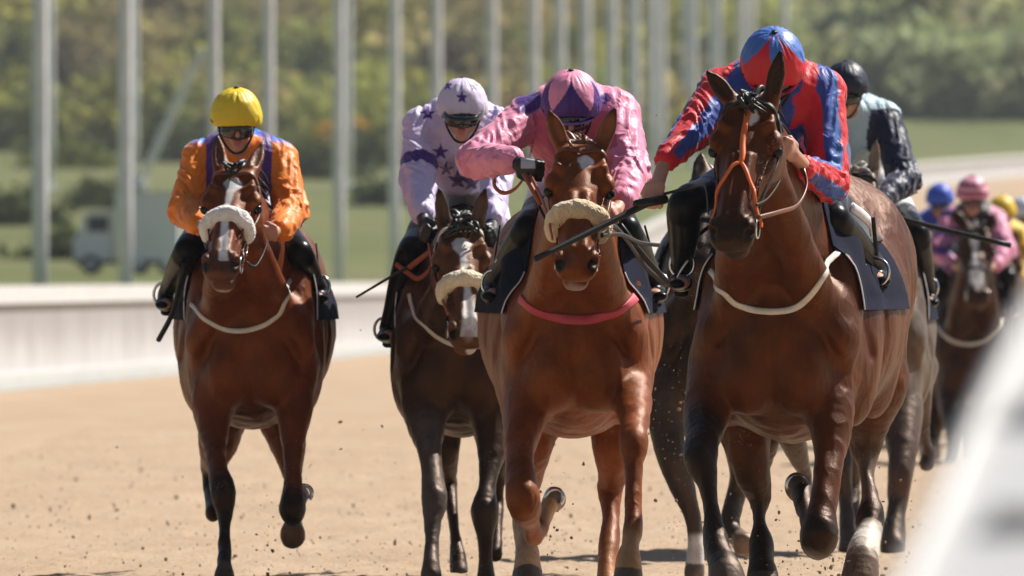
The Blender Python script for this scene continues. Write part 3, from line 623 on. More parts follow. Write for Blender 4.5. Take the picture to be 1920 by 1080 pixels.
HORSES['O'] = dict(shoes=[(570, 925, .42)], D=54.8, g=.975, cx=466, zb=803, yaw=.5, wB=.345, wS=.27, label='bay racehorse with white sheepskin noseband, leftmost of the field, ridden in orange',
  poll=(440, 318, -.5), muz=(408, 500, 0), twist=3, earL=(408, 256, -.38), earR=(492, 268, -.38), coat=(.135, .030, .0072), muzdark=(.09, .035, .025), jaw=.010, eartip=(.03, .015, .01), earc=(.12, .045, .03), maneside=1,
  blaze=[(.05, .0, .010), (.075, .0, .032), (.11, .004, .030), (.14, .0, .014), (.24, -.004, .010), (.34, .0, .012), (.48, .008, .014), (.55, .012, .02)], hp=[(.55, .0, -.20, .06, (.45, .36, .32)), (.56, .03, -.21, .03, (.62, .56, .52))],
  fleece=(.295, .040, .070, (.86, .83, .77)), browband='brown', forelock=4, bridle='brown',
  breast=([(352, 545), (366, 575), (388, 600), (420, 617), (455, 621), (495, 610), (522, 590), (537, 560), (543, 525)], 'offwhite', 10),
  reins=[([(462, 492, -.8), (478, 500, -.6), (492, 480, -.5), (503, 450, -.3)], 'black', 3), ([(462, 480, -.8), (470, 420, -.5), (484, 370, -.3)], 'chrome', 2), ([(388, 470, -.8), (380, 440, -.5), (378, 425, -.3)], 'black', 3)],
  stirrups=[(308, 575, .55), (598, 560, .55)],
  legs=[dict(p=[(405, 690, .25, 52), (398, 760, .15, 36), (401, 820, .05, 25), (407, 875, -.1, 21), (419, 925, -.2, 24), (421, 960, -.22, 17), (420, 1000, -.28, 11), (421, 1035, -.34, 14), (421, 1056, -.4, 15), (421, 1080, -.44, 20)], paint=[(3.5, BLK, .35)], hoof=8.3, knee=4),
        dict(p=[(540, 690, .25, 54), (552, 760, .15, 33), (550, 820, .05, 23), (549, 875, -.05, 18), (549, 915, -.1, 20), (548, 955, -.15, 25), (549, 965, .0, 18), (555, 950, .2, 12), (562, 938, .36, 14), (568, 928, .42, 14)], paint=[(4.4, BLK, .45), (8.4, (.5, .5, .52), .15)], knee=5),
        dict(p=[(420, 740, 1.25, 60), (408, 830, 1.15, 36), (398, 880, 1.3, 20), (392, 915, 1.25, 14), (400, 945, 1.15, 17), (399, 962, 1.05, 14), (397, 958, 1.2, 12)], paint=[(1.4, BLK)]),
        dict(p=[(520, 740, 1.2, 60), (540, 830, 1.0, 32), (547, 880, .95, 20), (549, 930, .8, 12), (549, 965, .6, 16), (549, 985, .5, 20), (549, 1003, .42, 25)], paint=[(3.2, BLK, .4), (4.3, (.68, .6, .5), .2), (5.6, (.20, .11, .06), .1)])])
HORSES['L'] = dict(D=54.8, g=.975, cx=856, zb=818, yaw=2, wB=.27, wS=.26, label='dark brown racehorse with blaze and cream noseband, ridden in lilac with purple stars',
  poll=(865, 422, -.5), muz=(880, 632, 0), twist=-4, earL=(823, 354, -.5), earR=(910, 354, -.5), coat=(.040, .018, .011), facec=(.10, .038, .018), muzdark=(.03, .018, .014), eartip=BLK, earc=(.08, .055, .04),
  blaze=[(.07, -.006, .012), (.09, -.004, .034), (.13, -.004, .03), (.17, .0, .012), (.28, .0, .008), (.36, .006, .012), (.46, .006, .022), (.58, .008, .036)], hp=[(.56, .0, -.06, .045, (.5, .33, .3)), (.57, .03, -.13, .035, (.55, .5, .48))],
  fleece=(.30, .040, .070, (.78, .66, .46)), browband='offwhite', forelock=22,
  breast=([(768, 552), (775, 578), (792, 605), (818, 630), (845, 645), (880, 652), (920, 640), (950, 600)], 'offwhite', 9),
  reins=[([(840, 590, -.8), (815, 520, -.5), (806, 470, -.25), (800, 440, -.15)], 'redrein', 4), ([(806, 465, -.2), (808, 500, -.1), (785, 522, -.05), (765, 512, .0), (742, 495, .05)], 'redrein', 5), ([(908, 590, -.8), (925, 500, -.4), (926, 440, -.2)], 'black', 3)],
  stirrups=[(722, 640, .55), (975, 600, .55)],
  legs=[dict(p=[(800, 690, .25, 50), (795, 760, .15, 40), (801, 815, .0, 29), (809, 870, -.15, 22), (813, 935, -.25, 25), (811, 975, -.3, 18), (810, 1015, -.35, 15), (809, 1048, -.4, 18), (809, 1080, -.44, 22)], paint=[(1.6, (.085, .068, .06), .6)], hoof=7.4, knee=4),
        dict(p=[(915, 690, .25, 50), (922, 780, .15, 36), (921, 850, .05, 25), (913, 910, -.05, 18), (909, 960, -.1, 26), (910, 1000, -.12, 18), (911, 1045, -.1, 14), (912, 1085, -.1, 19), (912, 1100, -.12, 22)], paint=[(2, (.04, .03, .026))], knee=4),
        dict(p=[(830, 760, 1.2, 50), (832, 840, 1.1, 28), (838, 882, 1.2, 18), (842, 905, 1.25, 17), (847, 950, 1.15, 11), (854, 1010, 1.05, 12), (858, 1040, 1.0, 17), (860, 1075, .95, 20)], paint=[(1, (.03, .02, .016))], hoof=6.6),
        dict(p=[(920, 760, 1.2, 50), (930, 840, 1.1, 28), (935, 890, 1.2, 18), (935, 940, 1.2, 12), (932, 990, 1.1, 12), (930, 1040, 1.0, 16)], paint=[(1, (.03, .02, .016))])])
HORSES['N'] = dict(D=60, g=1.0, vox=.012, cx=1626, zb=790, yaw=1, wB=.32, wS=.27, label='dun grey racehorse half hidden behind the bright bay, ridden in navy sleeves',
  poll=(1608, 322, -.5), muz=(1572, 480, 0), earL=(1578, 262, -.45), earR=(1643, 258, -.45), coat=(.11, .085, .068), muzdark=(.08, .06, .055), mane='hair_grey', forelock=4, earc=(.33, .25, .19), eartip=(.12, .09, .07), group='racehorses galloping on the sand track',
  stirrups=[(1740, 560, .6)],
  legs=[dict(p=[(1575, 700, .25, 50), (1570, 770, .15, 36), (1575, 830, .0, 25), (1580, 880, -.1, 22), (1585, 940, -.1, 16), (1590, 1000, -.2, 18), (1590, 1030, -.25, 22)], paint=[(2, (.05, .04, .035))], hoof=5),
        dict(p=[(1680, 700, .25, 50), (1690, 770, .15, 38), (1692, 835, .0, 30), (1688, 890, -.1, 25), (1684, 930, -.1, 23), (1680, 965, -.15, 20), (1676, 1000, -.2, 24), (1675, 1028, -.25, 26)], paint=[(1.2, (.075, .05, .042), .9), (4.5, (.05, .04, .035))], hoof=6, knee=4),
        dict(p=[(1590, 740, 1.2, 50), (1600, 830, 1.1, 28), (1600, 900, 1.2, 14), (1600, 960, 1.1, 16), (1600, 1000, 1.0, 20)], paint=[(1, (.06, .05, .045))]),
        dict(p=[(1725, 690, 1.3, 34), (1722, 740, 1.2, 24), (1728, 790, 1.3, 16), (1735, 830, 1.45, 11), (1742, 850, 1.5, 14), (1738, 870, 1.5, 16)], paint=[(1.5, (.04, .03, .03))])])
HORSES['X'] = dict(D=54.5, g=1.0, vox=.01, cx=1352, zb=800, yaw=1, wB=.30, wS=.265, saddle=True, label='nearly black racehorse with one white sock, between the chestnut and the bright bay',
  poll=(1338, 330, -.4), muz=(1322, 480, 0), earL=(1316, 285, -.3), earR=(1362, 285, -.3), coat=(.022, .017, .015), forelock=4, group='racehorses galloping on the sand track',
  legs=[dict(p=[(1290, 680, .3, 55), (1262, 740, .2, 44), (1252, 800, .15, 34), (1258, 850, .1, 30), (1278, 905, .1, 26), (1293, 950, .1, 20), (1302, 990, .1, 18), (1304, 1030, .1, 17), (1302, 1075, .1, 22)], paint=[(1, (.05, .042, .038), .8), (6.4, (.72, .70, .68), .2)], hoof=7.6, hoofc=(.12, .1, .09)),
        dict(p=[(1400, 720, .4, 50), (1385, 810, .5, 34), (1392, 870, .6, 26), (1382, 920, .65, 22), (1370, 965, .6, 22), (1372, 995, .55, 19), (1385, 1010, .5, 20), (1395, 1020, .45, 24)], paint=[(1, (.04, .034, .03), .8), (6.2, (.2, .14, .1), .2)]),
        dict(p=[(1430, 740, 1.2, 50), (1440, 820, 1.1, 22), (1436, 860, 1.2, 14), (1430, 900, 1.25, 12), (1425, 960, 1.1, 12)], paint=[(1, (.03, .025, .022))]),
        dict(p=[(1460, 740, .9, 50), (1480, 810, .8, 28), (1500, 860, .9, 17), (1510, 890, 1.0, 14), (1512, 920, 1.0, 14)], paint=[(1, (.06, .05, .045))])])
HORSES['F'] = dict(D=89, g=1.0, vox=.014, far=True, cx=1826, zb=760, yaw=0, wB=.29, wS=.26, label='dark bay racehorse with broad white blaze, far back, under the pink hooped cap',
  poll=(1830, 425, -.5), muz=(1835, 565, 0), earL=(1785, 392, -.45), earR=(1866, 400, -.45), earw=.045, coat=(.03, .011, .008), group='racehorses galloping on the sand track',
  blaze=[(.05, -.01, .010), (.10, -.01, .026), (.18, -.01, .014), (.26, -.01, .016), (.34, -.01, .034), (.45, -.005, .034), (.52, 0, .012)], forelock=6,
  breast=([(1757, 610), (1768, 626), (1790, 641), (1820, 646), (1850, 638), (1872, 618), (1880, 600)], 'offwhite', 7),
  legs=[dict(p=[(1788, 700, .2, 34), (1784, 760, .1, 24), (1792, 810, -.1, 16), (1788, 850, -.1, 11), (1784, 880, -.1, 14)], paint=[(1.5, BLK)]),
        dict(p=[(1860, 700, .2, 34), (1856, 750, .1, 22), (1840, 800, -.1, 16), (1836, 850, -.1, 10), (1834, 875, -.1, 14)], paint=[(3, (.4, .36, .33))]),
        dict(p=[(1770, 720, .5, 36), (1758, 770, .6, 26), (1744, 810, .7, 20), (1742, 835, .6, 20), (1744, 850, .5, 22)], paint=[(1, BLK), (3.6, (.4, .3, .2), .2)]),
        dict(p=[(1830, 720, 1.2, 34), (1826, 780, 1.1, 20), (1822, 840, 1.1, 12), (1822, 870, 1.0, 14)], paint=[(1, BLK)])])
def farhorse(D, cx, poll, muz, label, coat):
    s = FP / D; gy = HZ + CAMH * s; z = lambda m: HZ + (CAMH - m) * s; r = lambda m: m * s
    leg = lambda x, t, k: dict(p=[(cx + x * s, z(.8), t, r(.11)), (cx + x * s * 1.05, z(.55), t - .1, r(.06)), (cx + x * s, z(.4), t - .15, r(.045)), (cx + x * s * .95, z(.2), t - .2 + k, r(.03)), (cx + x * s * .9, z(.05), t - .25 + k, r(.045))], paint=[(1.5, BLK)])
    return dict(D=D, vox=.018, far=True, cx=cx, zb=z(.66), wB=.3, wS=.26, label=label, poll=poll, muz=muz, earL=(poll[0] - .09 * s, poll[1] - .13 * s, -.45), earR=(poll[0] + .09 * s, poll[1] - .13 * s, -.45), coat=coat,
                legs=[leg(-.16, .2, 0), leg(.17, .2, .2), leg(-.15, 1.3, -.1), leg(.15, 1.2, .2)], forelock=2, group='racehorses galloping on the sand track')
HORSES['G'] = farhorse(97, 1752, (1752, 445, -.5), (1756, 560, 0), 'dark racehorse mostly hidden at the back, under the royal blue cap', (.05, .025, .018))
HORSES['I'] = farhorse(98, 1886, (1886, 460, -.5), (1886, 575, 0), 'brown racehorse at the right edge far back, under the yellow cap', (.09, .035, .02))
HORSES['J'] = farhorse(104, 1921, (1915, 470, -.5), (1915, 575, 0), 'racehorse cut by the right edge of the photo, under the pale cap', (.06, .03, .02))

# ------------------------------------------------------------------ jockeys
SKIN = np.array((.52, .27, .19))
def hand(v, c, d, gr, side, sc=1.0, k=.004):
    """fist: c palm centre, d wrist->knuckles, gr axis of the held thing (towards the thumb)"""
    d = nrm(d); gr = nrm(np.asarray(gr) - d * (np.asarray(gr) @ d)); pn = np.cross(gr, d) * side
    if pn[1] < 0: pn = -pn
    v.seg(c - d * .03 * sc, c + d * .028 * sc, (.034 * sc, .016 * sc), (.040 * sc, .017 * sc), k=.01, ax=gr)
    for i, (l, r_) in enumerate(((.9, .0095), (1.0, .010), (.96, .0095), (.8, .0085))):
        o = gr * (1.5 - i) * .0205 * sc; kn = c + d * .034 * sc + o - pn * .004
        a = kn + d * .022 * l * sc + pn * .018 * sc; b_ = kn + d * .004 * sc + pn * .042 * l * sc; e = kn - d * .018 * sc + pn * .034 * sc
        v.seg(kn, a, r_ * sc * 1.1, r_ * sc, k=k); v.seg(a, b_, r_ * sc, k=k); v.seg(b_, e, r_ * sc * .9, k=k)
    t0 = c - d * .02 * sc + gr * .034 * sc; t1 = t0 + d * .030 * sc + gr * .012 * sc + pn * .018 * sc; t2 = t1 + d * .012 * sc - gr * .018 * sc + pn * .022 * sc
    v.seg(t0, t1, .014 * sc, .012 * sc, k=.006); v.seg(t1, t2, .0115 * sc, .0095 * sc, k=k)

def rider(R_):
    D = R_['D']; s = FP / D; vox = R_.get('vox', .0062); far = R_.get('far', False)
    P = lambda q: W(q[0], q[1], D + q[2])
    hc = P(R_['helm']); r = R_['helm'][3] / s; ps = r / .122          # person scale from the helmet
    pit = math.radians(R_.get('pitch', 25)); yw = math.radians(R_.get('hyaw', 0)); rl = math.radians(R_.get('roll', 0))
    up = np.array([0, 0, 1.]); f = np.array([math.sin(yw), -math.cos(yw), 0]); x = np.cross(f, up) * -1
    if x[0] < 0: x = -x
    f, up = f * math.cos(pit) - up * math.sin(pit), up * math.cos(pit) + f * math.sin(pit)
    x, up = x * math.cos(rl) + up * math.sin(rl), up * math.cos(rl) - x * math.sin(rl)
    R3 = np.array([x, f, up]); HQ = lambda a, b_, c: hc + (x * a + f * b_ + up * c) * ps
    sh = [P(R_['shL']), P(R_['shR'])]; el = [P(R_['elL']), P(R_['elR'])]; wr = [P(R_['wrL']), P(R_['wrR'])]; hd = [P(R_['haL']), P(R_['haR'])]
    kn = [P(R_['knL']), P(R_['knR'])]; an = [P(R_['anL']), P(R_['anR'])]
    ms = (sh[0] + sh[1]) / 2; hip = P(R_['hip']); sw = np.linalg.norm(sh[1] - sh[0]) / 2
    waist = ms * .45 + hip * .55 + np.array([0, 0, .03])
    sx = nrm(sh[1] - sh[0])
    body = Vol(vox, 1); b = body
    # head: skull, jaw, features (origin = helmet centre, f forward, up up)
    b.ell(HQ(0, -.005, -.01), .076 * ps, .096 * ps, .095 * ps, R3, k=.02)
    b.seg(HQ(0, .03, -.075), HQ(0, .058, -.135), (.058 * ps, .05 * ps), (.030 * ps, .024 * ps), k=.03, ax=x)
    b.ell(HQ(0, .072, -.148), .022 * ps, .018 * ps, .016 * ps, R3, k=.015)       # chin
    b.seg(HQ(0, .088, -.035), HQ(0, .112, -.078), .010 * ps, .013 * ps, k=.012)  # nose
    b.seg(HQ(-.014, .094, -.082), HQ(.014, .094, -.082), .010 * ps, k=.008)
    for sg in (-1, 1):
        b.ell(HQ(sg * .035, .072, -.065), .026 * ps, .022 * ps, .024 * ps, R3, k=.02)     # cheeks
        b.seg(HQ(sg * .012, .088, -.022), HQ(sg * .05, .074, -.022), .011 * ps, .010 * ps, k=.012)   # brow
        b.ell(HQ(sg * .078, -.005, -.055), .010 * ps, .018 * ps, .030 * ps, R3, k=.008)     # ear
        b.ell(HQ(sg * .030, .092, -.042), .014 * ps, .010 * ps, .010 * ps, R3, k=.008, sub=True)
    b.seg(HQ(-.018, .090, -.108), HQ(.018, .090, -.108), (.006 * ps, .007 * ps), k=.008, ax=up)
    b.seg(HQ(-.015, .088, -.120), HQ(.015, .088, -.120), (.007 * ps, .008 * ps), k=.006, ax=up)
    b.seg(HQ(-.024, .104, -.1135), HQ(.024, .104, -.1135), (.0025, .006), k=.004, ax=up, sub=True)
    b.seg(HQ(0, -.02, -.08), ms + np.array([0, .02, .0]), .058 * ps, .065 * ps, k=.04)
    # torso + limbs under the clothes
    b.seg(ms, waist, (sw * .78, .10 * ps), (.13 * ps, .09 * ps), k=.05, ax=sx); b.seg(waist, hip, (.13 * ps, .10 * ps), (.15 * ps, .12 * ps), k=.05, ax=sx)
    for i, sg in enumerate((-1, 1)):
        b.seg(sh[i], el[i], .048 * ps, .038 * ps, k=.04); b.seg(el[i], wr[i], .038 * ps, .027 * ps, k=.02); b.seg(wr[i], hd[i] - nrm(hd[i] - wr[i]) * .03, (.026 * ps), k=.015)
        hd_g = R_.get('gripL' if i == 0 else 'gripR', (sg * -.3, .2, 1.))
        hand(b, hd[i], hd[i] - wr[i] if R_.get('hdir%d' % i) is None else np.array(R_['hdir%d' % i], float), np.array(hd_g, float), 1, ps * .98)
        hp_ = hip + sx * sg * .09 * ps
        b.seg(hp_, kn[i], .072 * ps, .050 * ps, k=.05); b.seg(kn[i], an[i], .048 * ps, .032 * ps, k=.02)
        toe = an[i] + np.array([0, -.13, -.05]) * ps
        b.seg(an[i] + np.array([0, .03, -.03]), toe, (.034 * ps, .03 * ps), (.032 * ps, .022 * ps), k=.03)
    # silks
    v = Vol(vox, 1)
    v.seg(ms + np.array([0, .03, -.02]), waist, (sw * .86, .135 * ps), (.165 * ps, .125 * ps), k=.06, ax=sx); v.seg(waist, hip + np.array([0, -.05, .02]), (.165 * ps, .13 * ps), (.15 * ps, .12 * ps), k=.05, ax=sx)
    v.seg(ms + np.array([0, .06, .08]) * ps, (ms + waist) / 2 + np.array([0, 0, .06]), (.12 * ps, .07 * ps), (.15 * ps, .09 * ps), k=.06, ax=sx)
    v.seg(ms + np.array([0, -.04, -.08]) * ps, waist + np.array([0, -.1, -.12]) * ps, (.15 * ps, .10 * ps), (.13 * ps, .09 * ps), k=.06, ax=sx)
    v.seg(HQ(0, -.03, -.115) * .5 + (ms + np.array([0, 0, .06])) * .5, ms + np.array([0, .0, .05]), .070 * ps, .10 * ps, k=.05)    # collar
    for i, sg in enumerate((-1, 1)):
        k1 = 'L' if i == 0 else 'R'; rs, re, rw = R_['sh' + k1][3] / s * .97, R_['el' + k1][3] / s * .96, R_['wr' + k1][3] / s
        v.seg(ms * .35 + sh[i] * .65, sh[i], .11 * ps, rs, k=.06)
        v.chain([(*sh[i], rs), (*(sh[i] * .5 + el[i] * .5), (rs + re) / 2 * 1.03), (*el[i], re)], k=.025, n=3)
        ce = wr[i] + (wr[i] - el[i]) * -.02
        v.chain([(*el[i], re), (*(el[i] * .5 + wr[i] * .5), (re * .55 + rw * .45)), (*ce, rw)], k=.025, n=3)
        rr = random.Random(int(R_['helm'][0]) + i)
        for (pa, pb, ra, rb, nn_) in ((sh[i], el[i], rs, re, 8), (el[i], wr[i], re, rw, 8)):     # folds
            ax_ = nrm(pb - pa)
            for q in range(nn_):
                t = rr.uniform(.05, .98); c = pa + (pb - pa) * t; rad = ra + (rb - ra) * t
                th = rr.uniform(0, 6.28); u1 = nrm(np.cross(ax_, [.2, .3, 1])); u2 = np.cross(ax_, u1)
                d0 = u1 * math.cos(th) + u2 * math.sin(th); d1 = u1 * math.cos(th + 1.1) + u2 * math.sin(th + 1.1)
                sl_ = ax_ * rr.uniform(-.05, .05)
                v.seg(c + d0 * rad * .97 - sl_, c + d1 * rad * .97 + sl_, .007, .005, k=.022)
    rr = random.Random(5)
    for q in range(10):
        a = ms + sx * rr.uniform(-.15, .15) + np.array([0, -.10, rr.uniform(-.14, 0)]); c = a + sx * rr.uniform(-.04, .04) + np.array([0, .02, rr.uniform(-.14, -.06)])
        v.seg(a, c, .006, .004, k=.03)
    # helmet with silk cap
    hv = Vol(.0045 if not far else .008, 1)
    hv.ell(HQ(0, -.005, .012), .116 * ps, .130 * ps, .118 * ps, R3, k=.02)
    hv.seg(HQ(-.06, .01, -.02), HQ(.06, .01, -.02), (.05 * ps, .085 * ps), k=.04, ax=up)
    hv.seg(HQ(0, .0, -.135), HQ(0, .0, -.16), (.16 * ps, .20 * ps), k=.006, ax=x, sub=True, cap=.8)
    hv.ell(HQ(0, 0, -.045), .083 * ps, .112 * ps, .07 * ps, R3, k=.008, sub=True)
    if R_.get('peak', True):
        for a0, a1 in zip(np.linspace(-62, 55, 10), np.linspace(-49, 62, 10)):
            q = lambda a: HQ(math.sin(math.radians(a)) * .100, math.cos(math.radians(a)) * .128, -.045 - .012 * math.cos(math.radians(a)))
            hv.seg(q(a0), q(a1), (.010 * ps, .005 * ps), k=.008, ax=f)
    # goggles
    gv = Vol(.004 if not far else .008, 1)
    for a0, a1 in zip(np.linspace(-70, 58, 9), np.linspace(-58, 70, 9)):
        q = lambda a: HQ(math.sin(math.radians(a)) * .070, .022 + math.cos(math.radians(a)) * .086, -.062)
        gv.seg(q(a0), q(a1), (.034 * ps * (1 - .25 * abs(a0) / 70), .012 * ps), k=.01, ax=up)
    gv.ell(HQ(0, .108, -.072), .014 * ps, .02 * ps, .018 * ps, R3, k=.008, sub=True)
    # breeches
    br = Vol(.008 if not far else .014, 1)
    br.seg(hip + np.array([0, -.12, 0]), hip + np.array([0, .05, 0]), (.165 * ps, .14 * ps), (.16 * ps, .14 * ps), k=.06, ax=sx)
    br.seg(waist + np.array([0, -.1, -.10]) * ps, hip, (.12 * ps, .09 * ps), (.14 * ps, .11 * ps), k=.06, ax=sx)
    for i, sg in enumerate((-1, 1)):
        hp_ = hip + sx * sg * .09 * ps; br.seg(hp_, kn[i] * .93 + hp_ * .07, .095 * ps, .058 * ps, k=.05)
    # boots
    bo = []
    for i, sg in enumerate((-1, 1)):
        q = Vol(.007 if not far else .014, 1); k_ = kn[i]; hp_ = hip + sx * sg * .09 * ps
        q.chain([(*(k_ * .80 + hp_ * .20), .064 * ps), (*k_, .066 * ps), (*(k_ * .6 + an[i] * .4), .060 * ps), (*(k_ * .25 + an[i] * .75), .046 * ps), (*an[i], .040 * ps)], k=.02, n=3)
        toe = an[i] + np.array([sg * .02, -.15, -.055]) * ps
        q.seg(an[i] + np.array([0, .035, -.04]) * ps, an[i] + np.array([sg * .005, -.06, -.05]) * ps, (.038 * ps, .036 * ps), (.040 * ps, .030 * ps), k=.03); q.seg(an[i] + np.array([sg * .005, -.06, -.05]) * ps, toe, (.041 * ps, .030 * ps), (.030 * ps, .018 * ps), k=.02)
        q.seg(an[i] + np.array([0, .045, -.08]) * ps, an[i] + np.array([0, .02, -.09]) * ps, (.03 * ps, .016), k=.006)
        bo.append(q)
    gl = []
    for i, k1 in enumerate('LR'):
        if R_.get('glove' + k1):
            q = Vol(.005, 1); hand(q, hd[i], hd[i] - wr[i] if R_.get('hdir%d' % i) is None else np.array(R_['hdir%d' % i], float), np.array(R_.get('grip' + k1, (-(-1, 1)[i] * .3, .2, 1.)), float), 1, ps * 1.08, k=.008)
            q.seg(wr[i] - (wr[i] - el[i]) * .0, hd[i] - nrm(hd[i] - wr[i]) * .03, .033 * ps, .030 * ps, k=.012); gl.append((k1, q))
    yield [body, v, hv, gv, br] + bo + [q for _, q in gl]
    root = empty('person', hip * [1, 1, 0] + [0, 0, CAMH + .1], R_['label'], 'jockey', R_.get('group', 'jockeys riding crouched over their horses'))
    V = body.V; C0 = np.tile(SKIN, (len(V), 1)) * (1 + .08 * hash3(V, 40, 3)[:, None])
    d = np.linalg.norm(V - HQ(0, .10, -.115), axis=1); C0 = mix(C0, (.42, .14, .12), sstep(.026, .012, d))
    d = np.linalg.norm(V - HQ(0, .11, -.075), axis=1); C0 = mix(C0, (.55, .24, .18), sstep(.025, .01, d))
    C0 = mix(C0, (.05, .03, .02), ((V - hc) @ up > -.06 * ps) * ((V - hc) @ f < -.02) * (np.linalg.norm(V - hc, axis=1) < .13 * ps) * 1.)
    mesh_obj('body', V, body.F, M['skin'], root, col=C0)
    # pixel coordinates of each silk vertex seen square-on (x across, z up) for the printed pattern
    def pat(vo, fn):
        Vv = vo.V; px = 960 + Vv[:, 0] * FP / Vv[:, 1]; py = HZ - (Vv[:, 2] - CAMH) * FP / Vv[:, 1]
        arms = np.full(len(Vv), 9.); tt = np.zeros(len(Vv)); side = np.zeros(len(Vv)); th = np.zeros(len(Vv))
        for i in range(2):
            for (pa, pb, o) in ((sh[i], el[i], 0), (el[i], wr[i], 1)):
                dd, t = segdist(Vv, pa, pb); m = dd < arms; arms = np.where(m, dd, arms); tt = np.where(m, o + t, tt); side = np.where(m, -1 if i == 0 else 1, side)
                axx = nrm(pb - pa); u1 = nrm(np.cross(axx, [0, 1, 0.01])); u2 = np.cross(axx, u1); rel = Vv - pa
                th = np.where(m, np.arctan2(rel @ u2, rel @ u1), th)
        return fn(Vv, px, py, arms, tt, side, th, dict(sh=sh, el=el, wr=wr, ms=ms, sx=sx, hip=hip, ps=ps, waist=waist))
    scol = np.clip(pat(v, R_['silk']), 0, 1); NV = vnormals(v.V, v.F)
    def wr_(Vv, px, py, arms, tt, side, th, k):
        L_ = tt * .28; ar = sstep(.15, .10, arms); q3 = np.stack([L_ * 20 + np.sin(th * 2 + tt * 3) * 1.3, np.cos(th) * 1.7 + side * 7, np.sin(th) * 1.7], 1)
        q4 = np.stack([L_ * 75 + np.sin(th * 3) * 1.0, np.cos(th) * 1.9 + side * 3, np.sin(th) * 1.9], 1); el_ = 1 + 1.0 * np.exp(-((tt - 1) / .25) ** 2) + .6 * np.exp(-(tt / .2) ** 2)
        d = ar * el_ * (-np.abs(hash3(q3, 1, 31)) * .009 - np.abs(hash3(q4, 1, 32)) * .0020 + .003)
        return d + (1 - ar) * (-np.abs(hash3(Vv * [1, 1, .5], 14, 33)) * .014 - np.abs(hash3(Vv * [1, 1, .6], 38, 34)) * .003 + .004)
    mesh_obj('silks', v.V + NV * pat(v, wr_)[:, None], v.F, M['silk'], root, col=scol)
    HN = vnormals(hv.V, hv.F); rq = (hv.V - hc) @ R3.T / ps; az_ = np.arctan2(rq[:, 0], rq[:, 1]); el_ = rq[:, 2] / .13
    fold = -np.abs(hash3(np.stack([az_ * 2.6, el_ * .9, 0 * az_], 1), 2.2, 41)) * .004 - np.abs(hash3(hv.V, 26, 42)) * .0025 - .0025 * (np.abs(((az_ / (math.pi / 3)) % 1) - .5) > .485) + .002
    bt = MB(); c_ = HQ(0, -.005, .130); bt.tube([c_ - up * .004, c_ + up * .004], .012 * ps, 10, 2); bt.build('cap_button', M['black'], root, smooth=True)
    hv.V = hv.V + HN * fold[:, None]
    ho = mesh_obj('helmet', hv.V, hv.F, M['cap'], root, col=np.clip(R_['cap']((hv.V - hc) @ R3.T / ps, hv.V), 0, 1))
    mesh_obj('goggles', gv.V, gv.F, M['lens'], root)
    gb = MB(); gb.tube([HQ(math.sin(a) * .119, math.cos(a) * .133 * (1 if math.cos(a) > 0 else 1), -.018 - .02 * math.cos(a)) for a in np.linspace(1.2, 2 * math.pi - 1.2, 14)], .007 * ps, 6, 2, flat=.5, ax=up); gb.build('goggle_strap', M['black'], root, smooth=True)
    cs = MB()
    cs.tube([HQ(-.082, .02, -.05), HQ(-.07, .03, -.10), HQ(-.035, .06, -.155), HQ(0, .072, -.168), HQ(.035, .06, -.155), HQ(.07, .03, -.10), HQ(.082, .02, -.05)], .006 * ps, 6, 4); cs.build('chin_strap', M['black'], root, smooth=True)
    bc = np.tile(np.array(R_.get('brc', (.72, .72, .76))), (len(br.V), 1)); bfn = R_.get('brfn')
    for i in range(2): bc = mix(bc, (.012, .013, .025), sstep(.34, .30, np.linalg.norm(br.V - kn[i], axis=1)) * R_.get('darkth', 1))
    if bfn: bc = pat(br, bfn)
    mesh_obj('breeches', br.V, br.F, M['silk'], root, col=bc)
    for q in bo:
        o = mesh_obj('boot', q.V, q.F, M['boot'], root)
    for k1, q in gl:
        gc = np.tile(np.array((.015, .015, .018)), (len(q.V), 1)); pc = R_.get('glovepatch' + k1)
        if pc: gc = mix(gc, (.45, .48, .56), (np.linalg.norm(q.V - W(pc[0], pc[1], D - .35), axis=1) < .2) * (np.abs(960 + q.V[:, 0] * FP / q.V[:, 1] - pc[0]) < 13) * (np.abs(HZ - (q.V[:, 2] - CAMH) * FP / q.V[:, 1] - pc[1]) < 9) * 1.)
        mesh_obj('glove', q.V, q.F, M['cap'], root, col=gc)
    for nm, mt, shp in R_.get('extra', []):
        m = MB(); m.tube([P(q) for q in shp[0]], shp[1] / s, 8, 4, flat=shp[2], ax=(.2, 0, 1)); m.build(nm, M[mt], root, smooth=True)
    yield None

def full(c):
    return lambda V, px, py, arms, tt, side, th, k: np.tile(np.array(c), (len(V), 1))
def star2(x, y, r):
    a = np.arctan2(x, y); rr_ = np.hypot(x, y); k = np.abs(((a * 5 / (2 * math.pi)) % 1) - .5) * 2
    return rr_ < r * (.42 + .58 * np.abs(k) ** 1.6)
def n2(V, sc, s_=1): return hash3(V, sc, s_)
# orange silks with a royal blue yoke and purple braces
def silk_O(V, px, py, arms, tt, side, th, k):
    C0 = np.tile(np.array((.85, .22, .012)), (len(V), 1)); sw = np.linalg.norm(k['sh'][1] - k['sh'][0]) / 2
    u = (V - k['ms']) @ k['sx']; z = V[:, 2] - k['ms'][2]
    back = sstep(.00, .04, z + n2(V, 20) * .006 - .045) * (V[:, 1] > k['ms'][1] - .06)
    C0 = mix(C0, (.05, .16, .62), back); C0 = mix(C0, (.05, .16, .62), (V[:, 1] > k['ms'][1] + .12) * 1.)
    C0 = mix(C0, (.09, .035, .22), (np.abs(np.abs(u) - sw * .70) < .022) * (arms > -1))
    C0 = mix(C0, (.03, .05, .28), (np.abs(u) < sw * .62) * (z < -.16) * (tt < 3)); return C0
def cap_flat(c, band=None): return lambda q, V: np.tile(np.array(c), (len(q), 1)) * (1 + .04 * n2(V, 30)[:, None])
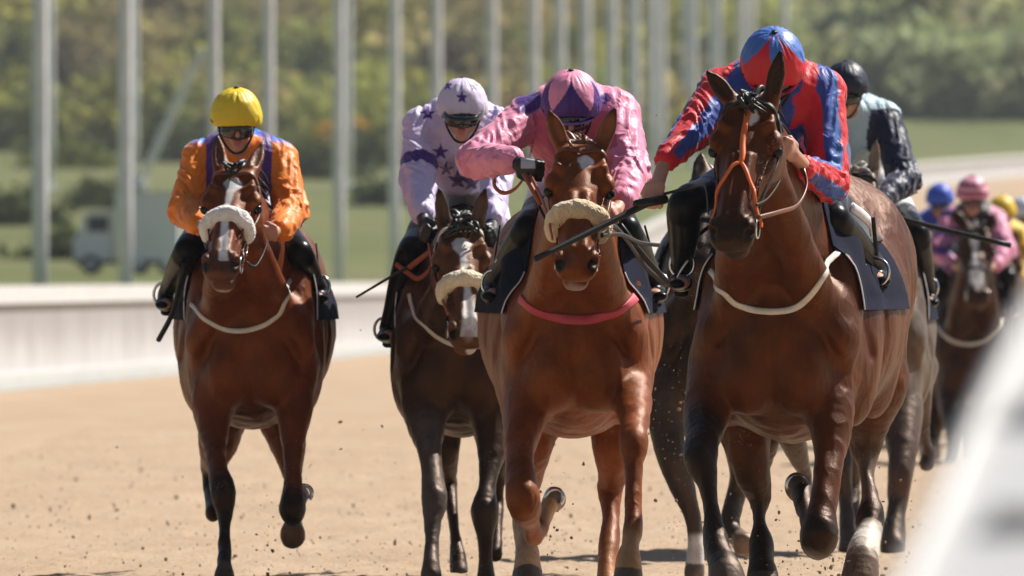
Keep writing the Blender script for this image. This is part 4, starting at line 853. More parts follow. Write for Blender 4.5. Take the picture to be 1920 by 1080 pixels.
def cap_O(q, V): return np.tile(np.array((.80, .58, .03)), (len(q), 1))
LIL = (.66, .55, .78); LILW = (.62, .50, .74); PUR = (.075, .025, .21)
def silk_L(V, px, py, arms, tt, side, th, k):
    C0 = np.tile(np.array(LIL), (len(V), 1)); m = (np.abs(tt - .78) < .10) * (arms < .13) * (side < 0); C0 = mix(C0, PUR, m)
    C0 = mix(C0, PUR, (np.abs(tt - .85) < .06) * (arms < .12) * (side > 0) * 0.)
    for (sx_, sy_, r_) in ((802, 212, 15), (826, 285, 16), (836, 318, 15), (858, 338, 20), (884, 342, 18), (928, 212, 14), (905, 300, 12)):
        C0 = mix(C0, PUR, star2(px - sx_, -(py - sy_), r_) * 1.)
    return C0
def cap_L(q, V):
    C0 = np.tile(np.array((.68, .60, .78)), (len(q), 1))
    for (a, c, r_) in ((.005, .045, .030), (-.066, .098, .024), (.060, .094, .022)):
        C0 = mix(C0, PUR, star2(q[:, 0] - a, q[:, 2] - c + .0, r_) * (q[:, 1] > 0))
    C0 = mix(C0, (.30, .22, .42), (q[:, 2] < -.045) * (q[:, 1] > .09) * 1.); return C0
PNK = (.80, .28, .42)
def silk_P(V, px, py, arms, tt, side, th, k):
    C0 = np.tile(np.array(PNK), (len(V), 1)); u = (V - k['ms']) @ k['sx']; z = V[:, 2] - k['ms'][2]
    C0 = mix(C0, PUR, sstep(.0, .01, .03 - np.hypot(px - 992, py - 188) / 1000 + .004 * n2(V, 30)) * (V[:, 1] > k['ms'][1] - .2))
    C0 = mix(C0, PUR, ((np.abs(u) > .05) & (np.abs(u) < .17) & (V[:, 1] > k['ms'][1] + .05) & (z > .0)) * 1.)
    C0 = mix(C0, PUR, (np.hypot(px - 1135, py - 185) < 10) * 1.); C0 = mix(C0, (.62, .13, .22), (np.abs(u) < .16) * (z < .02) * (arms > .085)); return C0
def cap_P(q, V):
    C0 = np.tile(np.array((.82, .30, .45)), (len(q), 1)); a = np.arctan2(q[:, 0], q[:, 1] + .0); e = q[:, 2]
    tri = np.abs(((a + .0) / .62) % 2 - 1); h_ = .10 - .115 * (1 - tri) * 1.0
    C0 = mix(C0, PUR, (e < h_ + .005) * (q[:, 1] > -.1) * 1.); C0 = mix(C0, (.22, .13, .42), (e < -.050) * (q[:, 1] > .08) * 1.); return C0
RED = (.62, .018, .03); BLU = (.035, .075, .34)
def silk_A(V, px, py, arms, tt, side, th, k):
    C0 = np.tile(np.array(BLU), (len(V), 1)); jag = n2(V, 28, 4) * .12 + n2(V * [1, 1, .6], 45, 6) * .10
    arm = arms < .135
    stripe = ((th + jag + .35) % (2 * math.pi / 3)) < 1.12
    C0 = mix(C0, RED, (stripe & arm) * 1.); u = (V - k['ms']) @ k['sx']
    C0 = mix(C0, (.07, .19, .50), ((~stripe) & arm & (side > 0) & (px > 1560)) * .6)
    s2 = (np.abs(u + jag * .04) > .115) & (np.abs(u + jag * .04) < .155)
    C0 = mix(C0, RED, (s2 & ~arm) * 1.); C0 = mix(C0, RED, (np.hypot(px - 1507, (py - 190) * 1.3) < 22) * (~arm) * 1.)
    C0 = mix(C0, RED, (tt > 1.93) * 1. * arm); return C0
def cap_A(q, V):
    C0 = np.tile(np.array((.07, .17, .52)), (len(q), 1)); a = np.arctan2(q[:, 0], q[:, 1]) + n2(V, 45, 2) * .05
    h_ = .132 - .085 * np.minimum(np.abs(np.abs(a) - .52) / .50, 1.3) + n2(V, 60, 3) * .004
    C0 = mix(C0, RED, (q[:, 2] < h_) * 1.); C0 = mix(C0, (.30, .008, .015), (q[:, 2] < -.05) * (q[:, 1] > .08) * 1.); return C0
def silk_N(V, px, py, arms, tt, side, th, k):
    C0 = np.tile(np.array((.42, .58, .66)), (len(V), 1)); C0 = mix(C0, (.014, .018, .05), (arms < .118) * (tt > .02) * 1.)
    u = (V - k['ms']) @ k['sx']; C0 = mix(C0, (.75, .78, .8), (V[:, 2] < k['ms'][2] - .20) * (arms > .11) * 1.); return C0
def silk_F(V, px, py, arms, tt, side, th, k):
    C0 = np.tile(np.array((.62, .22, .36)), (len(V), 1)); C0 = mix(C0, (.09, .03, .18), (np.sin(V[:, 2] * 50) > .1) * (side < 0) * 1.); return mix(C0, (.03, .02, .03), (arms > .10) * 1.)
def cap_F(q, V):
    C0 = np.tile(np.array((.75, .35, .45)), (len(q), 1)); return mix(C0, (.35, .07, .16), (np.sin(q[:, 2] * 95 + 1) > .2) * 1.)
def br_A(V, px, py, arms, tt, side, th, k):
    C0 = np.tile(np.array((.05, .075, .19)), (len(V), 1)); return mix(C0, (.75, .76, .8), (px > 1596) * (V[:, 0] > 0) * 1.)
def br_N(V, px, py, arms, tt, side, th, k): return np.tile(np.array((.7, .7, .72)), (len(V), 1))

RID = {}
RID['A'] = dict(darkth=0, D=49, helm=(1449, 117, .12, 62), pitch=34, hyaw=4, hip=(1500, 290, 1.15), label='jockey in zigzag red and blue silks and red and blue cap, arm reaching sideways',
  shL=(1352, 172, .35, 44), shR=(1540, 172, .35, 46), elL=(1300, 245, .15, 36), elR=(1556, 345, .15, 36), wrL=(1247, 300, -.05, 22), wrR=(1508, 312, -.15, 22), haL=(1228, 360, -.15), haR=(1482, 284, -.3),
  knL=(1285, 385, .30), knR=(1562, 412, .30), anL=(1278, 505, .62), anR=(1644, 500, .75), silk=silk_A, cap=cap_A, peak=True, brfn=br_A, gripL=(-1, 0, -.5), gripR=(.4, .2, 1), hdir0=(-.3, -.35, -1),
  extra=[('thigh_panel', 'white', ([(1596, 388, .48), (1618, 404, .55), (1632, 420, .62), (1636, 438, .66)], 10, .35)), ('boot_piping', 'white', ([(1604, 470, .44), (1625, 500, .55), (1652, 532, .62)], 2.4, .5)), ('boot_piping', 'white', ([(1290, 488, .5), (1276, 508, .5), (1264, 530, .52)], 2.0, .5))])
RID['P'] = dict(D=51, helm=(1071, 191, .10, 57), pitch=16, hyaw=0, hip=(1085, 330, 1.15), label='jockey in pink silks with raised elbow and a pink and purple diamond cap',
  shL=(988, 222, .30, 40), shR=(1150, 215, .32, 50), elL=(893, 300, .05, 36), elR=(1180, 325, .08, 40), wrL=(960, 300, -.15, 26), wrR=(1165, 378, -.15, 27), haL=(988, 315, -.22), haR=(1152, 400, -.28),
  knL=(992, 430, .25), knR=(1172, 432, .25), anL=(925, 530, .6), anR=(1228, 530, .6), silk=silk_P, cap=cap_P, gloveL=True, glovepatchL=(990, 306), gripL=(.2, .1, -1), hdir0=(1, -.3, -.3),
  extra=[('boot_piping', 'white', ([(962, 430, .32), (945, 465, .38), (928, 492, .44)], 1.6, .5))])
RID['O'] = dict(D=54.8, helm=(443, 216, .10, 49), pitch=10, hyaw=5, hip=(450, 360, 1.1), label='jockey in orange silks with a blue yoke and plain yellow cap, black goggles',
  shL=(376, 298, .30, 35), shR=(522, 298, .30, 36), elL=(347, 395, .12, 31), elR=(546, 395, .12, 33), wrL=(372, 420, -.12, 22), wrR=(524, 432, -.12, 24), haL=(390, 428, -.25), haR=(505, 438, -.25),
  knL=(352, 470, .22), knR=(560, 474, .22), anL=(312, 550, .6), anR=(597, 538, .6), silk=silk_O, cap=cap_O, peak=False, hdir1=(-1, -.3, .1), gripR=(0, -.2, 1))
RID['L'] = dict(D=54.8, helm=(867, 198, .10, 49), pitch=4, hyaw=-3, hip=(870, 345, 1.1), label='jockey in pale lilac silks with purple stars, purple armband and starred lilac cap',
  shL=(792, 238, .30, 37), shR=(930, 236, .30, 34), elL=(783, 335, .10, 34), elR=(932, 330, .10, 30), wrL=(792, 400, -.12, 24), wrR=(922, 415, -.12, 24), haL=(796, 428, -.22), haR=(924, 438, -.25),
  knL=(768, 478, .22), knR=(950, 475, .22), anL=(728, 610, .6), anR=(985, 590, .6), silk=silk_L, cap=cap_L, gloveL=True, gloveR=True, gripL=(.3, 0, 1),
  extra=[('raised_goggles', 'lens', ([(832, 216, -.02), (845, 224, -.08), (868, 227, -.10), (890, 224, -.08), (902, 216, -.02)], 8, .5))])
RID['N'] = dict(D=60, vox=.008, helm=(1586, 160, .10, 43), pitch=6, hyaw=-6, hip=(1620, 330, 1.1), label='jockey in pale blue silks with navy sleeves and navy cap, behind the leader',
  shL=(1535, 232, .30, 32), shR=(1656, 222, .30, 34), elL=(1520, 330, .1, 28), elR=(1697, 338, .1, 31), wrL=(1560, 380, -.12, 18), wrR=(1652, 375, -.12, 19), haL=(1575, 385, -.25), haR=(1630, 382, -.25),
  knL=(1520, 430, .22), knR=(1720, 440, .22), anL=(1490, 540, .6), anR=(1742, 548, .6), silk=silk_N, cap=cap_flat((.012, .015, .04)), hdir1=(-1, -.2, .1), gripR=(0, -.2, 1))
RID['F'] = dict(D=89, vox=.012, far=True, helm=(1823, 362, .10, 31), pitch=8, hip=(1826, 450, 1.1), label='jockey in pink hooped cap and striped pink sleeves, far back on the blazed horse',
  shL=(1783, 412, .3, 22), shR=(1866, 412, .3, 22), elL=(1760, 470, .1, 20), elR=(1886, 470, .1, 21), wrL=(1785, 500, -.1, 14), wrR=(1866, 498, -.1, 14), haL=(1795, 500, -.2), haR=(1858, 500, -.2),
  knL=(1762, 520, .2), knR=(1890, 520, .2), anL=(1745, 580, .6), anR=(1905, 585, .6), silk=silk_F, cap=cap_F, group='jockeys far back in the pack')
def farrider(D, cx, cy, r, silk, cap, label):
    k = r / 28.; q = lambda x, y: (cx + x * k, cy + y * k)
    return dict(D=D, vox=.014, far=True, helm=(cx, cy, .1, r), pitch=8, hip=(cx, cy + 85 * k, 1.1), label=label, shL=(*q(-38, 48), .3, 20 * k), shR=(*q(38, 48), .3, 20 * k), elL=(*q(-55, 100), .1, 18 * k), elR=(*q(55, 100), .1, 18 * k),
                wrL=(*q(-35, 130), -.1, 12 * k), wrR=(*q(35, 130), -.1, 12 * k), haL=(*q(-26, 132), -.2), haR=(*q(26, 132), -.2), knL=(*q(-58, 150), .2), knR=(*q(58, 150), .2), anL=(*q(-72, 210), .6), anR=(*q(72, 210), .6), silk=silk, cap=cap, group='jockeys far back in the pack')
RID['G'] = farrider(97, 1762, 372, 27, full((.035, .07, .42)), cap_flat((.04, .10, .55)), 'jockey in royal blue cap and silks, far back beside the pink hooped cap')
RID['I'] = farrider(98, 1879, 395, 27, full((.80, .52, .03)), cap_flat((.80, .52, .03)), 'jockey in yellow cap and silks, far back near the right edge')
RID['J'] = farrider(104, 1918, 396, 26, full((.10, .14, .4)), cap_flat((.62, .66, .75)), 'jockey in a pale cap cut by the right edge of the photo')
def whip(D, pts, r0, r1, label, mats=('black',)):
    s = FP / D; P = lambda q: W(q[0], q[1], D + q[2]); a = [P(q) for q in pts]; root = empty('whip', a[0], label, 'whip', 'whips held by the jockeys')
    n = len(a); m = MB(); m.tube(a, [r0 / s + (r1 - r0) / s * i / (n - 1) for i in range(n)], 8, 4); m.build('shaft', M[mats[0]], root, smooth=True)
    m = MB(); d = nrm(a[1] - a[0]); m.tube([a[0] - d * .01, a[0] + d * .14], r0 * 1.25 / s, 8, 2); m.build('grip', M[mats[-1]], root, smooth=True)
    return root

# ------------------------------------------------------------------ setting: ground, track, hills
ZD = np.array([0, 260, 350, 450, 600, 690, 760, 850, 1000, 1300, 2500, 5000.]); ZZ = np.array([0, 0, .7, 2.1, 4.9, 6.2, 7.2, 14, 30, 52, 110, 160.])
def zt(D):
    D = np.asarray(D, float); return sum(np.interp(D + o, ZD, ZZ) for o in (-24, -12, 0, 12, 24)) / 5
RLD = np.array([-50, 60, 145, 200, 260, 350, 450, 560, 690, 1200.]); RLX = np.array([-16.2, -10.3, -5.57, -2.56, -.2, 2.4, 5.0, 10.6, 24.6, 90])
def railx(D): D = np.asarray(D, float); return sum(np.interp(D + o, RLD, RLX) for o in (-30, -15, 0, 15, 30)) / 5
def ground_z(X, D):
    o = railx(D) - X; return zt(D) + 1.05 * sstep(.6, 6.5, o) * sstep(30, 120, D) + .004 * np.clip(o - 8, 0, 60)
def grid(xs, ys, zf):
    Xg, Yg = np.meshgrid(xs, ys, indexing='ij'); V = np.stack([Xg, Yg, zf(Xg, Yg)], -1).reshape(-1, 3); n1, n2_ = len(xs), len(ys)
    i = np.arange(n1 - 1)[:, None] * n2_ + np.arange(n2_ - 1)[None]; F = np.stack([i, i + n2_, i + n2_ + 1, i + 1], -1).reshape(-1, 4); return V, F
def gmat(name, stops, sc, bs=.5, bd=.05, rough=.95, sc2=None):
    m, t, b = newmat(name); c = coords(t); n = noise(t, sc, 8, .65, c); r = ramp(t, n.outputs[0], stops)
    n2_ = noise(t, sc2 or sc * 14, 5, .6, c); t.links.new(mulcol(t, r.outputs[0], n2_.outputs[0], .75, 1.25), b.inputs['Base Color'])
    b.inputs['Roughness'].default_value = rough; b.inputs['Specular IOR Level'].default_value = .2; bump(t, b, n2_.outputs[0], bs, bd); return m
M['grass'] = gmat('grass_and_scrub', [(.30, (.075, .088, .028)), (.45, (.105, .122, .038)), (.55, (.125, .135, .046)), (.68, (.125, .11, .05))], .05, .6, .3)
xs = np.unique(np.concatenate([np.linspace(-900, -60, 30), np.linspace(-60, 100, 160), np.linspace(100, 1200, 30)])); ys = np.concatenate([np.linspace(-60, 100, 20), np.linspace(104, 900, 250), np.linspace(920, 5000, 60)])
def gz(X, D):
    z = ground_z(X, D); o = railx(D) - X; z = z - .12 * sstep(.2, -.3, o) * (D < 800)
    P_ = np.stack([X.ravel(), D.ravel(), 0 * X.ravel()], 1); return z + ((hash3(P_, .02, 1) * 5 + hash3(P_, .06, 2) * 2).reshape(X.shape)) * sstep(800, 940, D)
V, F = grid(xs, ys, gz); setp(mesh_obj('ground', V, F, M['grass']), kind='structure')
# sand track
m, t, b = newmat('track_sand'); c = coords(t)
n1 = noise(t, 1.3, 6, .6, coords(t, (1, .25, 1))); r = ramp(t, n1.outputs[0], [(.3, (.40, .285, .188)), (.7, (.465, .345, .235))])
n2b = noise(t, 38, 4, .7, coords(t, (1, .35, 1))); sp = ramp(t, n2b.outputs[0], [(.27, (.5, .45, .4)), (.42, (.96, .96, .96)), (.75, (1.08, 1.08, 1.08))])
mx = t.nodes.new('ShaderNodeMix'); mx.data_type = 'RGBA'; mx.blend_type = 'MULTIPLY'; mx.inputs[0].default_value = 1; t.links.new(r.outputs[0], mx.inputs[6]); t.links.new(sp.outputs[0], mx.inputs[7]); t.links.new(mx.outputs[2], b.inputs['Base Color'])
b.inputs['Roughness'].default_value = .95; b.inputs['Specular IOR Level'].default_value = .15
n3 = noise(t, 160, 4, .7, c); p = bump(t, b, n2b.outputs[0], .6, .02); bump(t, b, n3.outputs[0], .6, .004, p); M['sand'] = m
ds = np.concatenate([np.linspace(-60, 40, 12), np.linspace(42, 120, 560), np.linspace(121, 800, 190)]); us = np.unique(np.concatenate([np.linspace(0, 1, 16)]))
near = np.linspace(-3.6, 3.6, 190)
Vt = []; rows = []
for D_ in ds:
    rx = float(railx(D_)) + .25; w = 1 if 42 <= D_ <= 121 else 0
    lx = np.minimum(near, 0) ; xx = np.concatenate([np.linspace(rx, -3.7, 14) if rx < -3.7 else np.linspace(rx, rx + .02, 14), np.maximum(near, rx + .03), np.linspace(3.8, 70, 16)])
    xx = np.maximum.accumulate(xx); rows.append(np.stack([xx, np.full_like(xx, D_), zt(D_) + 0 * xx], 1))
V = np.concatenate(rows); nn = len(rows[0])
amp = sstep(42, 46, V[:, 1]) * sstep(121, 112, V[:, 1]) * sstep(3.7, 3.5, np.abs(V[:, 0]))
V[:, 2] += amp * (hash3(V * [1, .6, 0], 5, 1) * .011 + hash3(V * [1, .6, 0], 13, 2) * .009 + np.maximum(hash3(V * [1, .5, 0], 24, 3), .1) * .016 - .02) - .002
i = np.arange(len(ds) - 1)[:, None] * nn + np.arange(nn - 1)[None]; F = np.stack([i, i + 1, i + nn + 1, i + nn], -1).reshape(-1, 4)
setp(mesh_obj('sand_track', V, F, M['sand']), kind='structure')

# ------------------------------------------------------------------ rails
M['plastic'] = plain('white_plastic_rail', (.70, .70, .69), .45, nsc=3, amt=.06, bstr=.05)
def streak():
    m, t, b = newmat('rail_mesh_panel'); n = noise(t, 10, 6, .7, coords(t, (1, .7, .05))); g_ = t.nodes.new('ShaderNodeTexCoord'); s_ = t.nodes.new('ShaderNodeSeparateXYZ'); t.links.new(g_.outputs['UV'], s_.inputs[0])
    ad = t.nodes.new('ShaderNodeMath'); ad.operation = 'MULTIPLY_ADD'; t.links.new(s_.outputs[1], ad.inputs[0]); ad.inputs[1].default_value = -.30; t.links.new(n.outputs[0], ad.inputs[2])
    r = ramp(t, ad.outputs[0], [(.20, (.30, .285, .28)), (.34, (.38, .365, .36)), (.46, (.60, .59, .60))]); t.links.new(r.outputs[0], b.inputs['Base Color']); b.inputs['Roughness'].default_value = .6; return m
M['panel'] = streak()
def translucent():
    m, t, b = newmat('translucent_white_plastic'); tr = t.nodes.new('ShaderNodeBsdfTranslucent'); tr.inputs[0].default_value = (.9, .9, .88, 1); mxs = t.nodes.new('ShaderNodeMixShader'); mxs.inputs[0].default_value = .4
    n = noise(t, 6, 3, .5, coords(t)); rgb = t.nodes.new('ShaderNodeRGB'); rgb.outputs[0].default_value = (.85, .85, .84, 1); t.links.new(mulcol(t, rgb.outputs[0], n.outputs[0], .93, 1.03), b.inputs['Base Color']); b.inputs['Roughness'].default_value = .4
    t.links.new(b.outputs[0], mxs.inputs[1]); t.links.new(tr.outputs[0], mxs.inputs[2]); t.links.new(mxs.outputs[0], t.nodes['Material Output'].inputs[0]); return m
M['plasticT'] = translucent()
DR = np.arange(92, 775, 2.5); fr = empty('running_rail', (float(railx(92)), 92, 0), 'long white running rail with grey mesh panels along the far side of the sand', 'rail')
def ribbon(name, z0, z1, off, th, mat, uv=False):
    V = []; F = []
    for D_ in DR:
        x = float(railx(D_)) + off; z = float(zt(D_))
        for (dx, zz) in ((0, z0), (0, z1), (-th, z1), (-th, z0)): V.append((x + dx, D_, z + zz))
    for i in range(len(DR) - 1):
        for j in range(4): F.append((i * 4 + j, i * 4 + 4 + j, i * 4 + 4 + (j + 1) % 4, i * 4 + (j + 1) % 4))
    o = mesh_obj(name, np.array(V), F, mat, fr, smooth=False)
    if uv:
        l = o.data.uv_layers.new(name='UVMap')
        for lp in o.data.loops: l.data[lp.index].uv = (lp.vertex_index // 4, 0 if lp.vertex_index % 4 in (0, 3) else 1)
    return o
M['seam'] = plain('grey_seam', (.69, .69, .67), .6); M['dullplastic'] = plain('weathered_rail_plastic', (.60, .60, .59), .6, nsc=5, amt=.15); ribbon('top_rail', .93, 1.13, .06, .14, M['dullplastic']); ribbon('mesh_panel', .16, .93, .0, .03, M['panel'], True); ribbon('base_board', -.02, .16, .03, .08, M['dullplastic'])
pm = MB(); pm.box((0, 0, .55), (.07, .07, 1.1)); first_post = None
for D_ in DR[::2][:90]:
    if first_post is None: first_post = pm.build('post', M['plastic'], fr, org=None); first_post.data.transform(Matrix.Translation(Vector(fr.location))); first_post.location = (-.09, 0, -.02)
    else:
        o = first_post.copy(); COL.objects.link(o); o.parent = fr; o.location = (float(railx(D_)) - fr.location[0] - .09, D_ - 92, float(zt(D_)) - .02)
# near rail, out of focus at the lower right: sloping white plastic rail end with its lower tubes
nr = empty('running_rail', (.55, 9.2, 0), 'out of focus white rail end close to the camera at the lower right', 'rail')
def Q(px, py, D): return W(px, py, D)
def QS(px, py, o=0.):            # a point on the sloping skirt
    y = (.2 + 8.4) / (.7 - (HZ - py) / FP); return W(px, py, y) + np.array([0, -.6 * o, .8 * o])
EDGE = [(1500, 1500), (1660, 1180), (1730, 1040), (1800, 880), (1880, 700), (1950, 570), (2040, 480), (2400, 400)]
V = [QS(*e) for e in EDGE] + [QS(2600, 400), QS(2600, 1500)]; n_ = len(V); V2 = [v_ + np.array([0, .012, -.02]) for v_ in V]
mesh_obj('side_panel', np.array(V + V2), [tuple(range(n_)), tuple(range(2 * n_ - 1, n_ - 1, -1))] + [(i, i + n_, (i + 1) % n_ + n_, (i + 1) % n_) for i in range(n_)], M['plastic'], nr, smooth=False)
m = MB(); m.tube([QS(*e, .004) for e in EDGE], .012, 12, 4, ax=(0, 1, 0)); m.build('rail_tube', M['plastic'], nr, smooth=True)
for (a, b_) in (((1860, 975), (2140, 965)), ((1900, 770), (2160, 765))):
    m = MB(); m.tube([QS(*a, .006), QS(*b_, .006)], .008, 8, 2, ax=(0, 1, 0)); m.build('seam_strip', M['seam'], nr, smooth=True)
m = MB(); m.tube([Q(2350, 700, 9.4) * [1, 1, 0] , Q(2350, 560, 9.6)], .04, 12, 2); m.build('post', M['plasticT'], nr, smooth=True)

# ------------------------------------------------------------------ lamp posts
M['galv'] = plain('galvanised_steel', (.78, .80, .82), .5, metal=.0, nsc=2, amt=.18, bstr=.1)
POSTS = []
for px in (75, 235, 400, 503, 635, 740, 818, 922, 1000, 1050, 1098, 1147, 1188, 1228, 1290, 1340): POSTS.append((px, -8.55 / ((px - 960) / 25000 - .0216), 0))
POSTS[0] = (75, 172, 0); POSTS[1] = (235, 184, 0); POSTS[2] = (400, 205, 0); POSTS[3] = (503, 222, 0); POSTS[4] = (635, 262, 0); POSTS[5] = (740, 292, 0)
POSTS = [(p[0], min(p[1], 760), 0) for p in POSTS] + [(92, 520, 1), (250, 520, 1), (651, 520, 1), (1240, 560, 1), (1222, 600, 1), (1300, 620, 1), (1390, 600, 1), (1408, 640, 1), (1470, 680, 1), (1346, 640, 1)]
proto = {}
NOM = ['first', 'second', 'third', 'fourth', 'fifth', 'sixth', 'seventh', 'eighth', 'ninth', 'tenth', 'eleventh', 'twelfth', 'thirteenth', 'fourteenth', 'fifteenth', 'sixteenth']
srt = sorted(POSTS)
for (px, D_, k) in srt:
    x = (px - 960) * D_ / FP; z = float(ground_z(np.array(x), np.array(D_))) - .3; h_ = 15.5 if k == 0 else 17.
    rad = (.105 if D_ < 200 else .095 + (D_ - 200) * .00042) if k == 0 else .20
    root = empty('lamp_post', (x, D_, z), '', 'lamp post', 'steel floodlight posts in a row beyond the rail')
    i = srt.index((px, D_, k)); root['label'] = 'galvanised floodlight post beyond the rail, ' + ('number %s' % (NOM + ['seventeenth', 'eighteenth', 'nineteenth', 'twentieth', 'twenty-first', 'twenty-second', 'twenty-third', 'twenty-fourth', 'twenty-fifth', 'twenty-sixth'])[i]) + ' from the left edge'
    o0 = np.array([x, D_, z])
    m = MB(); m.tube([o0, o0 + [0, 0, h_ * .5], o0 + [0, 0, h_]], [rad, rad * .92, rad * .8], 12, 3, ax=(1, 0, 0)); m.build('pole', M['galv'], root, smooth=True)
    m = MB(); m.box(o0 + [0, 0, .35], (rad * 3.2, rad * 3.2, .12)); m.build('base_plate', M['galv'], root)
    m = MB(); m.tube([o0 + [0, 0, h_ - .2], o0 + [1.0, -.4, h_ + .25]], .05, 6, 2); m.build('arm', M['galv'], root, smooth=True)
    m = MB(); m.box(o0 + [1.2, -.45, h_ + .25], (.7, .4, .18)); m.build('lamp_head', M['galv'], root)
    POSTS_DONE = True
# leaning pale mast
a = W(255, 352, 520); a[2] = float(ground_z(np.array(a[0]), np.array(520.))) - .1; b_ = W(362, 130, 520)
root = empty('mast', a, 'pale mast leaning to the right, between the second and third posts from the left', 'mast')
m = MB(); m.tube([a, b_, b_ + (b_ - a) * .15], [.17, .12, .10], 10, 3); m.build('pole', M['galv'], root, smooth=True)
m = MB(); m.box(a + [0, 0, .15], (.9, .9, .4)); m.build('footing', M['plastic'], root)

# ------------------------------------------------------------------ small lorry behind the rail
M['lpaint'] = plain('pale_lorry_paint', (.78, .78, .82), .4, nsc=2, amt=.05); M['lbox'] = plain('pale_box_body', (.82, .82, .86), .5, nsc=2, amt=.05); M['rubber'] = plain('tyre_rubber', (.02, .02, .02), .8); M['dkglass'] = plain('dark_glass', (.03, .04, .06), .1)
D_ = 286; s_ = FP / D_; x0 = (240 - 960) / s_; zg = float(ground_z(np.array(x0), np.array(286.)))
root = empty('lorry', (x0, D_, zg), 'small pale grey lorry with a plain box body parked behind the rail', 'lorry')
X = lambda px: (px - 960) / s_
prof = [(X(138), .30), (X(138), .75), (X(150), .88), (X(163), 1.32), (X(212), 1.38), (X(212), .30)]
V = [(x, D_ + dy, zg + z) for dy in (-.75, .75) for (x, z) in prof]
mesh_obj('cab', V, [(0, 1, 2, 3, 4, 5), (11, 10, 9, 8, 7, 6)] + [(i, i + 6, (i + 1) % 6 + 6, (i + 1) % 6) for i in range(6)], M['lpaint'], root, smooth=False)
m = MB(); m.box((X(186), D_ - .752, zg + 1.08), (X(206) - X(166), .01, .34)); m.build('side_window', M['dkglass'], root)
m = MB(); m.box((X(158), D_, zg + 1.08), (.02, 1.2, .34), np.array([[math.cos(.3), 0, math.sin(.3)], [0, 1, 0], [-math.sin(.3), 0, math.cos(.3)]])); m.build('windscreen', M['dkglass'], root)
m = MB(); m.box((X(278), D_, zg + .30 + .71), (X(338) - X(218), 1.6, 1.42)); m.build('box_body', M['lbox'], root)
m = MB(); m.box((X(278), D_, zg + .30 + 1.45), (X(342) - X(214), 1.66, .06)); m.build('box_roof', M['plastic'], root)
m = MB(); m.box((X(240), D_, zg + .25), (X(338) - X(140), 1.2, .10)); m.build('chassis', M['rubber'], root)
m = MB(); m.box((X(139.5), D_, zg + .36), (.05, 1.5, .14)); m.build('bumper', M['rubber'], root)
for px in (172, 262, 314):
    for dy in (-.68, .68):
        c = np.array([X(px), D_ + dy, zg + .21]); m = MB(); m.tube([c - [0, .09, 0], c + [0, .09, 0]], .21, 18, 1); w_ = m.build('wheel', M['rubber'], root, smooth=False)
        m = MB(); m.tube([c - [0, .10, 0], c + [0, .10, 0]], .10, 12, 1); m.build('rim', M['galv'], w_)

# ------------------------------------------------------------------ trees and bushes on the hillside
def leafmat(name, c1, c2):
    m, t, b = newmat(name); n = noise(t, .9, 5, .6, coords(t)); r = ramp(t, n.outputs[0], [(.35, c1), (.62, c2)]); t.links.new(r.outputs[0], b.inputs['Base Color']); b.inputs['Roughness'].default_value = .7
    tr = t.nodes.new('ShaderNodeBsdfTranslucent'); mxs = t.nodes.new('ShaderNodeMixShader'); mxs.inputs[0].default_value = .45; t.links.new(r.outputs[0], tr.inputs[0]); t.links.new(b.outputs[0], mxs.inputs[1]); t.links.new(tr.outputs[0], mxs.inputs[2]); t.links.new(mxs.outputs[0], t.nodes['Material Output'].inputs[0])
    b.inputs['Specular IOR Level'].default_value = .2; return m
LM = [leafmat('spring_leaves', (.070, .095, .02), (.16, .18, .035)), leafmat('dark_leaves', (.035, .055, .018), (.085, .11, .03)), leafmat('brown_twigs', (.10, .085, .045), (.19, .16, .085)), leafmat('gorse_flowers', (.34, .20, .03), (.52, .30, .04)), leafmat('blue_green_leaves', (.04, .07, .04), (.10, .135, .075))]
M['bark'] = plain('bark', (.10, .08, .06), .9)
def crown(rx, rz, n, size, seed, base=.35):
    r = np.random.default_rng(seed); nc = 34; d = r.normal(size=(nc, 3)); d /= np.linalg.norm(d, axis=1)[:, None]; cc = d * (r.uniform(.35, 1, nc) ** .6)[:, None]
    cc[:, 2] = np.abs(cc[:, 2]) * r.choice([1, -.45], nc, p=[.7, .3]); k = r.integers(0, nc, n); p = cc[k] + r.normal(size=(n, 3)) * r.uniform(.10, .22, nc)[k][:, None]
    p = p * [rx, rx, rz]; p[:, 2] += base * rz + rz * .6
    a = r.normal(size=(n, 3)); a /= np.linalg.norm(a, axis=1)[:, None]; b_ = np.cross(a, r.normal(size=(n, 3))); b_ /= np.linalg.norm(b_, axis=1)[:, None]; s_ = size * r.uniform(.5, 1.3, n)[:, None]
    V = np.stack([p - a * s_, p - b_ * s_ * .55, p + a * s_, p + b_ * s_ * .55], 1).reshape(-1, 3); return V, np.arange(n * 4).reshape(-1, 4)
TP = []
def tree_proto(rx, rz, mat, seed, n=1700, size=.33, bush=False):
    root = empty('bush' if bush else 'tree', (0, 0, 0), '', 'bush' if bush else 'tree'); V, F = crown(rx, rz, n, size, seed, .0 if bush else .45)
    if bush: V[:, 2] -= rz * .35
    cr_ = mesh_obj('crown', V, F, mat, root, smooth=False); r = random.Random(seed); m = MB(); hh = rz * (.5 if bush else 1.15)
    m.tube([(0, 0, -.6), (r.uniform(-.2, .2), 0, hh * .5), (r.uniform(-.4, .4), 0, hh)], [.28 * rx / 3, .20 * rx / 3, .07], 8, 3)
    for i in range(7):
        a_ = r.uniform(0, 6.28); z0 = hh * r.uniform(.35, .8); m.tube([(0, 0, z0), (math.cos(a_) * rx * .35, math.sin(a_) * rx * .35, z0 + rz * .25), (math.cos(a_) * rx * .7, math.sin(a_) * rx * .7, z0 + rz * .5)], [.12 * rx / 3, .07 * rx / 3, .02], 6, 2)
    m.build('trunk', M['bark'], root, smooth=True); return root
